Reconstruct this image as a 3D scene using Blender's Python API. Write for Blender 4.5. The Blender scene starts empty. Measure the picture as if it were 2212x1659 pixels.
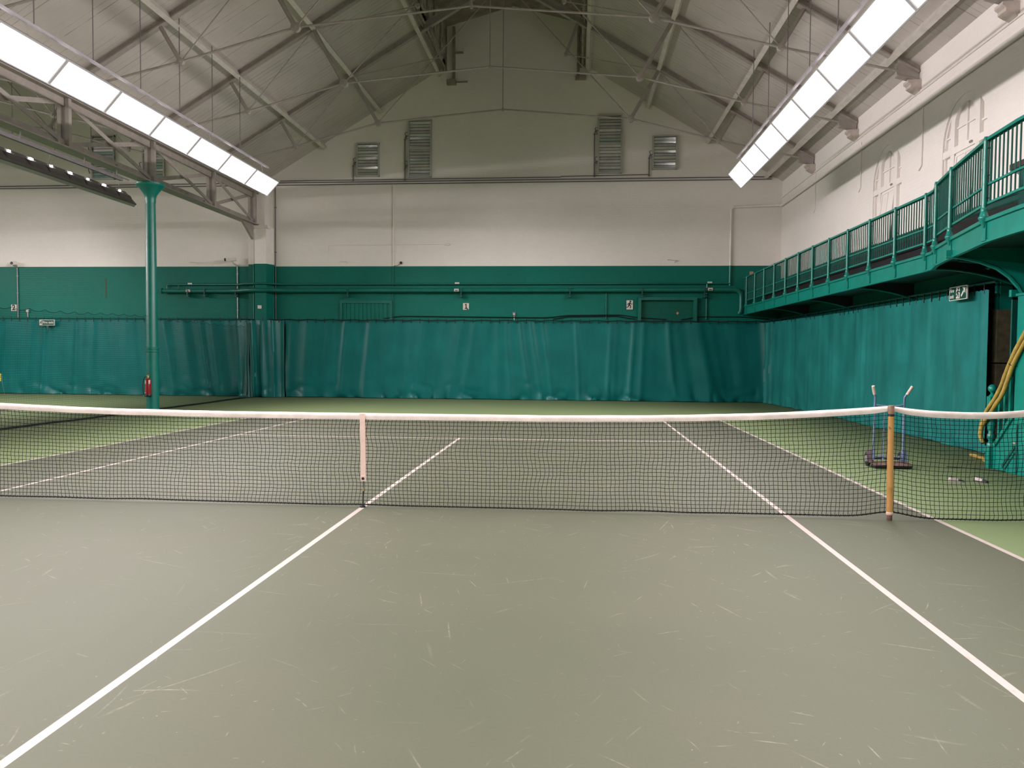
import bpy, math, random
from mathutils import Vector, Matrix
S = bpy.context.scene
COL = S.collection
random.seed(7)
PI = math.pi

# ------------------------------------------------------------------ helpers
ROOTLOC = {}

class MB:
    def __init__(s):
        s.v = []; s.f = []; s.m = []
    def add(s, vs, fs, mi=0):
        o = len(s.v); s.v += [tuple(p) for p in vs]
        for f in fs:
            s.f.append([i + o for i in f]); s.m.append(mi)
        return s
    def box(s, x0, x1, y0, y1, z0, z1, mi=0):
        return s.add([(x0,y0,z0),(x1,y0,z0),(x1,y1,z0),(x0,y1,z0),(x0,y0,z1),(x1,y0,z1),(x1,y1,z1),(x0,y1,z1)],
                     [(0,3,2,1),(4,5,6,7),(0,1,5,4),(1,2,6,5),(2,3,7,6),(3,0,4,7)], mi)
    def bar(s, p, q, w, h, up=(0,0,1), mi=0):
        p = Vector(p); q = Vector(q); d = (q-p).normalized(); up = Vector(up)
        r = d.cross(up)
        if r.length < 1e-4: r = d.cross(Vector((1,0,0)))
        r.normalize(); u = r.cross(d)
        vs = []
        for b in (p, q):
            for a, c in ((-1,-1),(1,-1),(1,1),(-1,1)):
                vs.append(b + r*a*w/2 + u*c*h/2)
        return s.add(vs, [(0,1,2,3),(7,6,5,4),(0,4,5,1),(1,5,6,2),(2,6,7,3),(3,7,4,0)], mi)
    def tube(s, pts, r, n=8, mi=0, cap=True):
        pts = [Vector(p) for p in pts]; k = len(pts)
        rs = r if isinstance(r, (list, tuple)) else [r]*k
        prev = None; vs = []
        for i, p in enumerate(pts):
            d = (pts[min(i+1,k-1)] - pts[max(i-1,0)])
            if d.length < 1e-9: d = Vector((0,0,1))
            d.normalize()
            if prev is None:
                a = Vector((0,0,1)) if abs(d.z) < .9 else Vector((1,0,0))
                prev = d.cross(a).normalized()
            prev = (prev - d*prev.dot(d)).normalized()
            b = d.cross(prev)
            for j in range(n):
                t = 2*PI*j/n
                vs.append(p + (prev*math.cos(t) + b*math.sin(t))*rs[i])
        fs = []
        for i in range(k-1):
            for j in range(n):
                fs.append((i*n+j, i*n+(j+1)%n, (i+1)*n+(j+1)%n, (i+1)*n+j))
        if cap:
            fs.append(tuple(range(n-1,-1,-1))); fs.append(tuple((k-1)*n+j for j in range(n)))
        return s.add(vs, fs, mi)
    def lathe(s, prof, c, n=20, mi=0, mat=None):
        vs = []; fs = []; k = len(prof)
        for (r, z) in prof:
            for j in range(n):
                t = 2*PI*j/n
                p = Vector((r*math.cos(t), r*math.sin(t), z))
                if mat is not None: p = mat @ p
                vs.append((c[0]+p.x, c[1]+p.y, c[2]+p.z))
        for i in range(k-1):
            for j in range(n):
                fs.append((i*n+j, i*n+(j+1)%n, (i+1)*n+(j+1)%n, (i+1)*n+j))
        fs.append(tuple(range(n-1,-1,-1))); fs.append(tuple((k-1)*n+j for j in range(n)))
        return s.add(vs, fs, mi)
    def prism(s, poly, off, mi=0):
        n = len(poly); off = Vector(off)
        vs = [Vector(p) for p in poly] + [Vector(p)+off for p in poly]
        fs = [tuple(range(n-1,-1,-1)), tuple(range(n,2*n))]
        for i in range(n): fs.append((i,(i+1)%n,n+(i+1)%n,n+i))
        return s.add(vs, fs, mi)
    def sphere(s, c, r, nu=14, nv=9, mi=0, sc=(1,1,1)):
        prof = [(max(1e-4, r*math.sin(PI*i/nv)), -r*math.cos(PI*i/nv)) for i in range(nv+1)]
        return s.lathe(prof, c, nu, mi, Matrix.Diagonal(Vector(sc)))
    def build(s, name, mat, parent=None, loc=None, smooth=True, ang=50):
        if parent is not None: loc0 = ROOTLOC[parent.as_pointer()]
        else: loc0 = Vector(loc) if loc is not None else Vector((0,0,0))
        me = bpy.data.meshes.new(name)
        me.from_pydata([tuple(Vector(p)-loc0) for p in s.v], [], s.f)
        mats = mat if isinstance(mat, (list, tuple)) else [mat]
        for m in mats: me.materials.append(m)
        if len(mats) > 1:
            me.polygons.foreach_set('material_index', s.m)
        import bmesh
        bm = bmesh.new(); bm.from_mesh(me); bmesh.ops.recalc_face_normals(bm, faces=bm.faces); bm.to_mesh(me); bm.free()
        if smooth:
            me.polygons.foreach_set('use_smooth', [True]*len(me.polygons))
            me.set_sharp_from_angle(angle=math.radians(ang))
        me.update()
        o = bpy.data.objects.new(name, me); COL.objects.link(o)
        if parent is not None:
            o.parent = parent
            ROOTLOC[o.as_pointer()] = loc0
        else:
            o.location = loc0
            ROOTLOC[o.as_pointer()] = loc0
        return o

def tag(o, label=None, cat=None, group=None, kind=None):
    if label: o['label'] = label
    if cat: o['category'] = cat
    if group: o['group'] = group
    if kind: o['kind'] = kind
    return o

def thing(name, label, cat, loc=(0,0,0), group=None, kind=None):
    o = bpy.data.objects.new(name, None); COL.objects.link(o); o.location = loc
    o.empty_display_size = .1
    ROOTLOC[o.as_pointer()] = Vector(loc)
    return tag(o, label, cat, group, kind)

def dup(root, dloc=(0,0,0), rotz=None, label=None, group=None):
    r = root.copy(); COL.objects.link(r)
    r.location = Vector(root.location) + Vector(dloc)
    if rotz is not None: r.rotation_euler = (0,0,rotz)
    if label: r['label'] = label
    if group: r['group'] = group
    for ch in list(root.children):
        c = ch.copy(); COL.objects.link(c); c.parent = r
        for g in list(ch.children):
            d = g.copy(); COL.objects.link(d); d.parent = c
    return r

def copy_part(part, parent, dloc):
    c = part.copy(); COL.objects.link(c); c.parent = parent
    c.location = Vector(part.location) + Vector(dloc)
    for g in list(part.children):
        d = g.copy(); COL.objects.link(d); d.parent = c
    return c

# value noise
def _h(i, j=0, k=0):
    n = (i*374761393 + j*668265263 + k*2147483647) & 0xffffffff
    n = ((n ^ (n >> 13)) * 1274126177) & 0xffffffff
    n = n ^ (n >> 16)
    return (n & 0xffff)/65535.0
def n1(x, k=0):
    i = math.floor(x); f = x-i; f = f*f*(3-2*f)
    return _h(i,0,k)*(1-f) + _h(i+1,0,k)*f
def n2(x, y, k=0):
    i = math.floor(x); j = math.floor(y); f = x-i; g = y-j
    f = f*f*(3-2*f); g = g*g*(3-2*g)
    a = _h(i,j,k)*(1-f)+_h(i+1,j,k)*f; b = _h(i,j+1,k)*(1-f)+_h(i+1,j+1,k)*f
    return a*(1-g)+b*g

# ------------------------------------------------------------------ materials
def srgb(r, g, b):
    def c(x):
        x /= 255.0
        return x/12.92 if x <= .04045 else ((x+.055)/1.055)**2.4
    return (c(r), c(g), c(b), 1)

class NT:
    def __init__(s, name):
        s.m = bpy.data.materials.new(name); s.m.use_nodes = True
        s.t = s.m.node_tree; s.t.nodes.clear()
        s.out = s.n('ShaderNodeOutputMaterial'); s.b = s.n('ShaderNodeBsdfPrincipled')
        s.l(s.b.outputs[0], s.out.inputs[0])
    def n(s, t, **kw):
        x = s.t.nodes.new(t)
        for k, v in kw.items(): setattr(x, k, v)
        return x
    def l(s, a, b): s.t.links.new(a, b)
    def math(s, op, a, b=None, c=None, clamp=False):
        x = s.n('ShaderNodeMath', operation=op, use_clamp=clamp)
        for i, v in enumerate((a, b, c)):
            if v is None: continue
            if isinstance(v, (int, float)): x.inputs[i].default_value = v
            else: s.l(v, x.inputs[i])
        return x.outputs[0]
    def mix(s, f, a, b, bt='MIX'):
        x = s.n('ShaderNodeMix', data_type='RGBA', blend_type=bt)
        for k, v in ((0, f), (6, a), (7, b)):
            if isinstance(v, (int, float)): x.inputs[k].default_value = v
            elif isinstance(v, tuple): x.inputs[k].default_value = v
            else: s.l(v, x.inputs[k])
        return x.outputs[2]
    def pos(s): return s.n('ShaderNodeNewGeometry').outputs['Position']
    def obj(s): return s.n('ShaderNodeTexCoord').outputs['Object']
    def noise(s, vec, scale, detail=3, rough=.5, dist=0):
        x = s.n('ShaderNodeTexNoise'); s.l(vec, x.inputs['Vector'])
        x.inputs['Scale'].default_value = scale; x.inputs['Detail'].default_value = detail
        x.inputs['Roughness'].default_value = rough; x.inputs['Distortion'].default_value = dist
        return x.outputs[0]
    def ramp(s, f, a, b):
        x = s.n('ShaderNodeMapRange'); s.l(f, x.inputs[0])
        x.inputs[1].default_value = a; x.inputs[2].default_value = b
        return x.outputs[0]
    def bump(s, h, strength=.3, dist=.01):
        x = s.n('ShaderNodeBump'); x.inputs['Strength'].default_value = strength
        x.inputs['Distance'].default_value = dist; s.l(h, x.inputs['Height']); s.l(x.outputs[0], s.b.inputs['Normal'])
    def set(s, col=None, rough=.5, metal=0, spec=.5):
        if col is not None:
            if isinstance(col, tuple): s.b.inputs['Base Color'].default_value = col
            else: s.l(col, s.b.inputs['Base Color'])
        if isinstance(rough, (int, float)): s.b.inputs['Roughness'].default_value = rough
        else: s.l(rough, s.b.inputs['Roughness'])
        s.b.inputs['Metallic'].default_value = metal
        s.b.inputs['Specular IOR Level'].default_value = spec
        return s.m

def paint(name, col, rough=.45, var=.12, scale=6, metal=0, spec=.5, bump=0.0):
    t = NT(name); p = t.obj()
    f = t.noise(p, scale, 4, .6)
    dark = tuple(c*(1-var*1.6) for c in col[:3]) + (1,)
    lite = tuple(min(1, c*(1+var)) for c in col[:3]) + (1,)
    c = t.mix(t.ramp(f, .3, .7), dark, lite)
    if bump: t.bump(t.noise(p, scale*8, 3), bump, .004)
    return t.set(c, rough, metal, spec)

def brickpaint(name, col, rough, var=.05, mortar=.5, bw=.225, bh=.075, mc=.25):
    t = NT(name); p = t.pos()
    sx = t.n('ShaderNodeSeparateXYZ'); t.l(p, sx.inputs[0])
    u = t.math('ADD', sx.outputs[0], sx.outputs[1])
    cv = t.n('ShaderNodeCombineXYZ'); t.l(u, cv.inputs[0])
    wob = t.noise(p, 1.3, 2)
    t.l(t.math('ADD', sx.outputs[2], t.math('MULTIPLY', wob, .02)), cv.inputs[1])
    br = t.n('ShaderNodeTexBrick'); t.l(cv.outputs[0], br.inputs[0])
    br.inputs['Scale'].default_value = 1; br.inputs['Brick Width'].default_value = bw
    br.inputs['Row Height'].default_value = bh; br.inputs['Mortar Size'].default_value = .007
    br.inputs['Mortar Smooth'].default_value = .6
    br.inputs['Color1'].default_value = (1,1,1,1); br.inputs['Color2'].default_value = (.75,.75,.75,1); br.inputs['Mortar'].default_value = (0,0,0,1)
    worn = t.ramp(t.noise(p, .9, 4, .65), .35, .7)
    h = t.math('ADD', t.math('MULTIPLY', br.outputs[0], t.math('ADD', worn, .25)), t.math('MULTIPLY', t.noise(p, 22, 4, .6), .5))
    t.bump(h, mortar, .014)
    big = t.ramp(t.noise(p, .55, 4, .6), .3, .7); fine = t.noise(p, 9, 3)
    a = tuple(c*(1-var*1.5) for c in col[:3])+(1,); b = tuple(min(1,c*(1+var)) for c in col[:3])+(1,)
    c = t.mix(t.math('MULTIPLY', t.math('ADD', big, fine), .5), a, b)
    mor = t.math('MULTIPLY', t.math('SUBTRACT', 1.0, br.outputs[0], clamp=True), t.math('MULTIPLY', worn, mc))
    c = t.mix(mor, c, tuple(x*.55 for x in col[:3])+(1,))
    return t.set(c, rough, 0, .22)

WHITE = (.82,.775,.73,1)
M = {}
M['wall_white'] = brickpaint('white_painted_brick', WHITE, .6, .05, .24, mc=.10)
M['wall_green'] = brickpaint('green_painted_brick', (.0015,.140,.105,1), .45, .12, .40, mc=.16)
M['block_green'] = brickpaint('green_painted_block', (.004,.100,.070,1), .45, .12, .5, .44, .22)
M['white'] = paint('white_paint', WHITE, .5, .04, 3)
M['steel_white'] = paint('cream_steel_paint', (.36,.32,.29,1), .5, .10, 5)
M['timber_white'] = paint('cream_timber_paint', (.62,.58,.52,1), .55, .08, 4)
M['green'] = paint('green_gloss_paint', (.002,.195,.150,1), .34, .10, 4)
M['green_pipe'] = paint('green_pipe_paint', (.0015,.125,.093,1), .35, .10, 4)
M['green_rail'] = paint('green_rail_paint', (.004,.185,.142,1), .3, .08, 5)
M['green_bars'] = paint('green_bar_shaded', (.004,.105,.082,1), .35, .1, 4)  # gallery green darkened: the bars' shadow side is put into the colour
M['green_dark'] = paint('dark_green_paint', (.004,.075,.06,1), .4, .15, 3)
M['green_col'] = paint('green_column_paint', (.002,.160,.122,1), .33, .10, 3)
M['black'] = paint('black_rubber', (.006,.007,.008,1), .5, .1)
M['cable'] = paint('black_cable', (.004,.008,.008,1), .45, .1)
M['grey_metal'] = paint('grey_metal', (.30,.30,.29,1), .35, .08, 8, .6)
M['louvre'] = paint('louvre_glass', (.46,.45,.44,1), .13, .10, 3, .38)
M['louvre_frame'] = paint('louvre_frame_alu', (.48,.47,.45,1), .4, .06, 6, .3)
M['light_frame'] = paint('light_frame', (.50,.49,.50,1), .45, .05, 5)
M['light_rail'] = paint('light_rail_grey', (.34,.32,.33,1), .5, .1, 5)
M['light_back'] = paint('light_back_steel', (.16,.145,.15,1), .5, .1, 5)
M['brown'] = paint('dark_timber_seat', (.014,.010,.013,1), .5, .2, 5)
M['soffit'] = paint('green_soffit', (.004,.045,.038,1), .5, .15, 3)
M['pad'] = paint('olive_canvas_pad', (.085,.075,.045,1), .8, .2, 9, 0, .2, .2)
M['cream_sign'] = paint('cream_sign_plastic', (.62,.56,.50,1), .4, .03, 8)
M['sign_green'] = paint('sign_green', (.006,.065,.045,1), .35, .05, 8)
M['sign_white'] = paint('sign_white', (.64,.61,.55,1), .4, .02, 8)
M['sign_black'] = paint('sign_black', (.005,.005,.005,1), .4, .02, 8)
M['tape'] = paint('net_tape_canvas', (.58,.51,.46,1), .7, .08, 9, 0, .2, .3)
M['strap'] = paint('centre_strap_webbing', (.56,.43,.36,1), .75, .05, 20, 0, .2, .3)
M['net'] = paint('black_net_cord', (.005,.006,.006,1), .7, .1, 9, 0, .2)
M['divider'] = paint('green_net_twine', (.003,.030,.026,1), .7, .1, 9, 0, .2)
M['brass'] = paint('brass', (.65,.42,.14,1), .3, .1, 9, .9)
M['leather'] = paint('brown_leather_cap', (.22,.13,.08,1), .6, .2, 25)
M['foot_pink'] = paint('pale_rubber_collar', (.60,.42,.32,1), .6, .1, 25)
M['foot_brown'] = paint('brown_rubber_foot', (.10,.05,.035,1), .6, .1, 25)
M['red'] = paint('red_enamel', (.24,.008,.014,1), .25, .05, 5)
M['hose_yellow'] = paint('yellow_hose', (.37,.265,.06,1), .5, .15, 12, 0, .4, .2)
M['truck_blue'] = paint('worn_blue_enamel', (.125,.175,.29,1), .4, .2, 14)
M['truck_pale'] = paint('pale_blue_enamel', (.22,.27,.41,1), .4, .1, 14)
M['rust'] = paint('rusty_steel', (.105,.055,.042,1), .6, .3, 14)
M['guard'] = paint('faded_guard_enamel', (.20,.14,.155,1), .5, .25, 14)
M['grip'] = paint('pale_pink_grip', (.58,.44,.38,1), .5, .1, 14)
M['shoe_white'] = paint('shoe_white', (.34,.30,.28,1), .5, .05, 14)
M['shoe_black'] = paint('shoe_black', (.012,.012,.014,1), .5, .2, 14)
M['ball'] = paint('tennis_ball_felt', (.72,.70,.05,1), .9, .08, 14, 0, .1)
M['bolt'] = paint('pale_pink_plaque', (.45,.28,.20,1), .6, .1, 9)
M['stone'] = paint('painted_corbel_stone', (.55,.48,.43,1), .6, .1, 5, 0, .3, .2)
M['wood_dark'] = paint('dark_timber_cap', (.05,.03,.025,1), .5, .15, 5)
M['void'] = paint('unlit_void_black', (.006,.009,.012,1), .7, .2, 2)  # near black: the gloom of the unlit passage is put into the colour

# cloth
def clothmat(name, col, rough, streak=.25):
    t = NT(name); p = t.pos()
    sx = t.n('ShaderNodeSeparateXYZ'); t.l(p, sx.inputs[0])
    cv = t.n('ShaderNodeCombineXYZ')
    t.l(sx.outputs[0], cv.inputs[0]); t.l(sx.outputs[1], cv.inputs[1]); t.l(t.math('MULTIPLY', sx.outputs[2], .18), cv.inputs[2])
    st = t.ramp(t.noise(cv.outputs[0], 2.6, 4, .6, .3), .35, .75)
    scuff = t.ramp(t.noise(p, 1.2, 4, .6), .4, .75)
    f = t.math('MULTIPLY', t.math('ADD', st, scuff), .5)
    a = tuple(c*(1-streak*.6) for c in col[:3])+(1,)
    b = tuple(c*(1+streak) + .012*streak for c in col[:3])+(1,)
    t.bump(t.noise(p, 5, 4, .55), .14, .03)
    return t.set(t.mix(f, a, b), rough, 0, .3)
M['curtain'] = clothmat('teal_pvc_curtain', (.003,.128,.120,1), .33)
M['curtain_side'] = clothmat('teal_canvas_curtain', (.007,.150,.136,1), .5, .5)

# timber roof boarding, grooves run up the slope (constant y)
def boards():
    t = NT('painted_roof_boarding'); p = t.pos()
    sx = t.n('ShaderNodeSeparateXYZ'); t.l(p, sx.inputs[0])
    v = t.math('DIVIDE', sx.outputs[1], .168)
    fr = t.math('FRACT', v); d = t.math('ABSOLUTE', t.math('SUBTRACT', fr, .5))
    idx = t.math('FLOOR', t.math('ADD', v, .5))
    wn = t.n('ShaderNodeTexWhiteNoise', noise_dimensions='1D'); t.l(idx, wn.inputs['W'])
    w = t.math('MULTIPLY', t.ramp(wn.outputs[0], .25, 1.0), .055)
    groove = t.math('LESS_THAN', t.math('SUBTRACT', .5, d), t.math('ADD', w, .006))
    brk = t.ramp(t.noise(p, 1.6, 3), .36, .5)
    g = t.math('MULTIPLY', groove, brk)
    dirt = t.ramp(t.noise(p, .7, 5, .65), .3, .75)
    c = t.mix(dirt, (.57,.52,.48,1), (.44,.40,.365,1))
    c = t.mix(t.math('MULTIPLY', g, .62), c, (.10,.085,.07,1))
    t.bump(t.math('SUBTRACT', 1.0, g), .25, .008)
    return t.set(c, .6, 0, .3)
M['boards'] = boards()
def peel():
    t = NT('peeling_white_boards'); p = t.pos()
    f = t.ramp(t.noise(p, 3.5, 5, .7, .6), .42, .6)
    return t.set(t.mix(f, (.30,.25,.20,1), (.60,.56,.50,1)), .7, 0, .2)
M['peel'] = peel()
M['lantern_wood'] = paint('lantern_timber', (.30,.25,.21,1), .7, .25, 3)

# court surface
def court(name, col, col2, sheen=.5, scr=1.0):
    t = NT(name); p = t.pos()
    big = t.ramp(t.noise(p, .45, 4, .6), .3, .7)
    fine = t.ramp(t.noise(p, 55, 3, .6), .25, .75)
    c = t.mix(big, col, col2)
    c = t.mix(t.math('MULTIPLY', fine, .22), c, tuple(x*.62 for x in col[:3])+(1,))
    sp = t.n('ShaderNodeSeparateXYZ'); t.l(p, sp.inputs[0])
    clus = t.ramp(t.noise(p, .42, 3), .38, .66)
    tot = None
    for k, (sc, ln, wd, curl, keep, amp) in enumerate([(1.0,.34,.0055,.35,.40,.85),(1.9,.17,.0050,.9,.45,.9),(3.4,.085,.0045,1.5,.55,.75),(6.5,.045,.0035,3.0,.62,.6),(2.6,.12,.012,1.0,.75,.42),(9.0,.010,.004,0,.86,.8)]):
        vo = t.n('ShaderNodeTexVoronoi', voronoi_dimensions='2D', feature='F1')
        mp = t.n('ShaderNodeMapping'); mp.inputs['Location'].default_value = (k*13.7+.3, k*7.9, 0); t.l(p, mp.inputs[0])
        t.l(mp.outputs[0], vo.inputs['Vector']); vo.inputs['Scale'].default_value = sc
        df = t.n('ShaderNodeVectorMath', operation='SUBTRACT'); t.l(mp.outputs[0], df.inputs[0]); t.l(vo.outputs['Position'], df.inputs[1])
        sd = t.n('ShaderNodeSeparateXYZ'); t.l(df.outputs[0], sd.inputs[0])
        sc_ = t.n('ShaderNodeSeparateColor'); t.l(vo.outputs['Color'], sc_.inputs[0])
        ang = t.math('MULTIPLY', sc_.outputs[0], 6.283)
        ca = t.math('COSINE', ang); sa = t.math('SINE', ang)
        u = t.math('ADD', t.math('MULTIPLY', sd.outputs[0], ca), t.math('MULTIPLY', sd.outputs[1], sa))
        v = t.math('SUBTRACT', t.math('MULTIPLY', sd.outputs[1], ca), t.math('MULTIPLY', sd.outputs[0], sa))
        cu = t.math('MULTIPLY', t.math('SUBTRACT', sc_.outputs[1], .5), curl)
        v = t.math('ADD', v, t.math('MULTIPLY', cu, t.math('MULTIPLY', u, u)))
        L_ = t.math('MULTIPLY', t.math('ADD', sc_.outputs[1], .25), ln)
        uu = t.math('DIVIDE', t.math('ABSOLUTE', u), L_)
        mu = t.ramp(uu, 1.0, .3)
        mv = t.ramp(t.math('ABSOLUTE', v), wd, wd*.15)
        on = t.math('GREATER_THAN', sc_.outputs[2], keep)
        st = t.math('MULTIPLY', t.math('MULTIPLY', mu, mv), t.math('MULTIPLY', on, t.math('MULTIPLY', sc_.outputs[2], amp)))
        tot = st if tot is None else t.math('MAXIMUM', tot, st)
    grain = t.ramp(t.noise(p, 40, 3), .25, .6)
    tot = t.math('MULTIPLY', t.math('MULTIPLY', tot, t.math('MULTIPLY', grain, t.math('ADD', clus, .22))), scr, clamp=True)
    c = t.mix(tot, c, (.30,.285,.205,1))
    t.bump(t.noise(p, 160, 2), .12, .003)
    ro = t.math('ADD', t.math('MULTIPLY', big, .06), sheen)
    return t.set(c, ro, 0, .28)
M['court'] = court('grey_green_court', (.056,.063,.038,1), (.067,.069,.044,1), .60, .8)
M['surround'] = court('green_surround', (.108,.150,.064,1), (.124,.162,.071,1), .60, .5)
def linemat():
    t = NT('white_court_paint'); p = t.pos()
    f = t.ramp(t.noise(p, 14, 4, .65), .30, .42)
    return t.set(t.mix(f, (.23,.19,.17,1), (.315,.268,.245,1)), .6, 0, .3)
M['line'] = linemat()

def bamboo():
    t = NT('varnished_bamboo'); p = t.obj()
    mp = t.n('ShaderNodeMapping'); mp.inputs['Scale'].default_value = (40,40,3); t.l(p, mp.inputs[0])
    f = t.noise(mp.outputs[0], 1.5, 4, .6)
    sp = t.ramp(t.noise(p, 18, 3, .6, .4), .66, .74)
    c = t.mix(f, (.34,.17,.045,1), (.46,.255,.08,1))
    c = t.mix(sp, c, (.12,.055,.018,1))
    return t.set(c, .4, 0, .5)
M['bamboo'] = bamboo()

EMIT = 2.2
LAMP = 148.0
def emit(name, col, s):
    t = NT(name); t.t.nodes.remove(t.b)
    e = t.n('ShaderNodeEmission'); e.inputs[0].default_value = col; e.inputs[1].default_value = s
    t.l(e.outputs[0], t.out.inputs[0]); return t.m
M['emit_slot'] = emit('lamp_seen_through_slot', (1,.92,.93,1), 110.0)
M['emit'] = emit('lit_diffuser', (1,.93,.93,1), EMIT)

# ------------------------------------------------------------------ dimensions
CX = -.1                      # centre line of the hall
GX = -8.8                     # column line
RW = 8.65                     # right wall
LW = -26.4
BY, FY = 18.5, -18.5          # back and front walls
def roof(x): return 12.4 - .6*abs(x - CX)
def roof2(x): return 12.4 - .6*abs(x + 17.5)
TY = [15.1, 11.75, 8.4, 5.05]

# ------------------------------------------------------------------ floor with painted zones
def floor():
    cx2 = -17.5; w = .05
    X = set([LW-.1, RW, 10.6]); Yb = set([FY-.1, BY+.1])
    def vl(c): return (c-w/2, c+w/2)
    vert = []; horiz = []
    for c0 in (0, cx2):
        for xx in (-5.485,-4.115,4.115,5.485): vert.append((c0+xx-w/2, c0+xx+w/2, -11.885, 11.885))
        vert.append((c0-w/2, c0+w/2, -6.4, 6.4))
        for yy in (-6.4, 6.4): horiz.append((c0-4.115, c0+4.115, yy-w/2, yy+w/2))
        for yy in (-11.885, 11.885): horiz.append((c0-5.51, c0+5.51, yy-.05, yy+.05))
    rects = vert+horiz
    for r in rects: X.update(r[:2]); Yb.update(r[2:])
    Yb.update((1.0, 7.0))
    X = sorted(X); Yb = sorted(Yb)
    m = MB(); idx = {}
    for i, x in enumerate(X):
        for j, y in enumerate(Yb):
            idx[i,j] = len(m.v); m.v.append((x,y,0))
    for i in range(len(X)-1):
        for j in range(len(Yb)-1):
            xc = (X[i]+X[i+1])/2; yc = (Yb[j]+Yb[j+1])/2
            if xc > RW and not (1.0 < yc < 7.0): continue
            k = 1
            for c0 in (0, cx2):
                if abs(xc-c0) < 5.5 and abs(yc) < 11.9: k = 0
            for r in rects:
                if r[0] < xc < r[1] and r[2] < yc < r[3]: k = 2
            m.f.append([idx[i,j], idx[i+1,j], idx[i+1,j+1], idx[i,j+1]]); m.m.append(k)
    o = m.build('floor', [M['court'], M['surround'], M['line']], smooth=False)
    tag(o, 'grey green indoor court floor with white lines and brighter green surround', 'floor', kind='structure')
floor()

# ------------------------------------------------------------------ walls
def wall_back(y, name, label, sgn):
    m = MB(); t = .3*sgn; PL = 4.45
    zE = roof(RW)
    def face(poly, mi): m.prism([(x, y, z) for x, z in poly], (0, t, 0), mi)
    face([(LW,0),(RW,0),(RW,PL),(LW,PL)], 1)
    v = roof(GX)
    lt = 2.25
    face([(GX,PL),(RW,PL),(RW,roof(RW)+.05),(CX+lt,roof(CX+lt)+.05),(CX+lt,12.5),(CX,13.15),(CX-lt,12.5),(CX-lt,roof(CX-lt)+.05),(GX,v+.05)], 0)
    c2 = -17.5
    face([(LW,PL),(GX,PL),(GX,v+.05),(c2+lt,roof2(c2+lt)+.05),(c2+lt,12.5),(c2,13.15),(c2-lt,12.5),(c2-lt,roof2(c2-lt)+.05),(LW,roof2(LW)+.05)], 0)
    o = m.build(name, [M['wall_white'], M['wall_green']], smooth=False)
    return tag(o, label, 'wall', kind='structure')
wall_back(BY, 'wall_back', 'far gabled brick wall painted white above and green below', 1)
wall_back(FY, 'wall_front', 'brick wall at the near end of the hall painted white over green', -1)
m = MB(); m.box(LW-.3, LW, FY, BY, 0, 4.45, 1); m.box(LW-.3, LW, FY, BY, 4.45, 7.2, 0)
tag(m.build('wall_left', [M['wall_white'], M['wall_green']], smooth=False), 'brick wall on the far side of the second court', 'wall', kind='structure')

# right wall with blind arched recesses
ARCH = [(9.88, .77), (6.55, .77), (3.22, .77), (-.1, .77)]
AZ0, ASP, ATOP = 3.15, 5.28, 6.03
def arch_z(d, hw):
    # rounded head between springing and top
    q = max(0, 1-(d/hw)**2)
    return ASP + (ATOP-ASP)*math.sqrt(q)
def wall_right():
    m = MB(); N = 16
    ys = sorted(ARCH)
    z0, z1 = 3.10, 7.35
    cur = FY
    def quad(y0, y1, za, zb, zc, zd, mi=0):   # za..zb at y0, zc..zd at y1
        m.add([(RW,y0,za),(RW,y1,zc),(RW,y1,zd),(RW,y0,zb)], [(0,1,2,3)], mi)
    for (c, hw) in ys:
        quad(cur, c-hw, z0, z1, z0, z1); cur = c+hw
        pts = [(c-hw*math.cos(PI*i/N)) for i in range(N+1)]
        quad(c-hw, c+hw, z0, AZ0, z0, AZ0)
        for i in range(N):
            a, b = pts[i], pts[i+1]
            za, zb = arch_z(a-c, hw), arch_z(b-c, hw)
            quad(a, b, za, z1, zb, z1)
            m.add([(RW,a,za),(RW,b,zb),(RW+.075,b,zb),(RW+.075,a,za)], [(0,1,2,3)])
            m.add([(RW+.075,a,AZ0),(RW+.075,b,AZ0),(RW+.075,b,zb),(RW+.075,a,za)], [(0,1,2,3)])
        for e in (c-hw, c+hw):
            m.add([(RW,e,AZ0),(RW+.075,e,AZ0),(RW+.075,e,ASP),(RW,e,ASP)], [(0,1,2,3)])
        m.add([(RW,c-hw,AZ0),(RW,c+hw,AZ0),(RW+.075,c+hw,AZ0),(RW+.075,c-hw,AZ0)], [(0,1,2,3)])
    quad(cur, BY, z0, z1, z0, z1)
    m.box(RW+.09, RW+.4, FY, BY, z0, z1, 0)
    # lower wall, with the dark passage under the gallery left open
    m.box(RW, RW+.16, 7.0, BY, 0, z0, 1); m.box(RW, RW+.16, FY, 1.0, 0, z0, 1); m.box(RW, RW+.16, 1.0, 7.0, 2.76, z0, 1)
    o = m.build('wall_right', [M['wall_white'], M['wall_green']], smooth=True, ang=20)
    tag(o, 'white brick side wall with blind arched windows above the green gallery', 'wall', kind='structure')
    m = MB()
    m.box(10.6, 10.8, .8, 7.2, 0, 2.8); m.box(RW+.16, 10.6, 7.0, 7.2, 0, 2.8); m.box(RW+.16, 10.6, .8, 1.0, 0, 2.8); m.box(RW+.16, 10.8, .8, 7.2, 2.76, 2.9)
    tag(m.build('wall_passage', M['void'], smooth=False), 'passage walls coloured dark for shade, under the gallery beside the stair', 'wall', kind='structure')
wall_right()
# dado behind the gallery seats
m = MB(); m.box(RW-.03, RW-.002, -4, BY, 3.12, 3.97); m.box(RW-.05, RW-.002, -4, BY, 3.97, 4.0)
tag(m.build('trim_1', M['green_dark'], smooth=False), 'dark green boarded dado along the white wall behind the gallery rail', 'dado', kind='structure')

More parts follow.
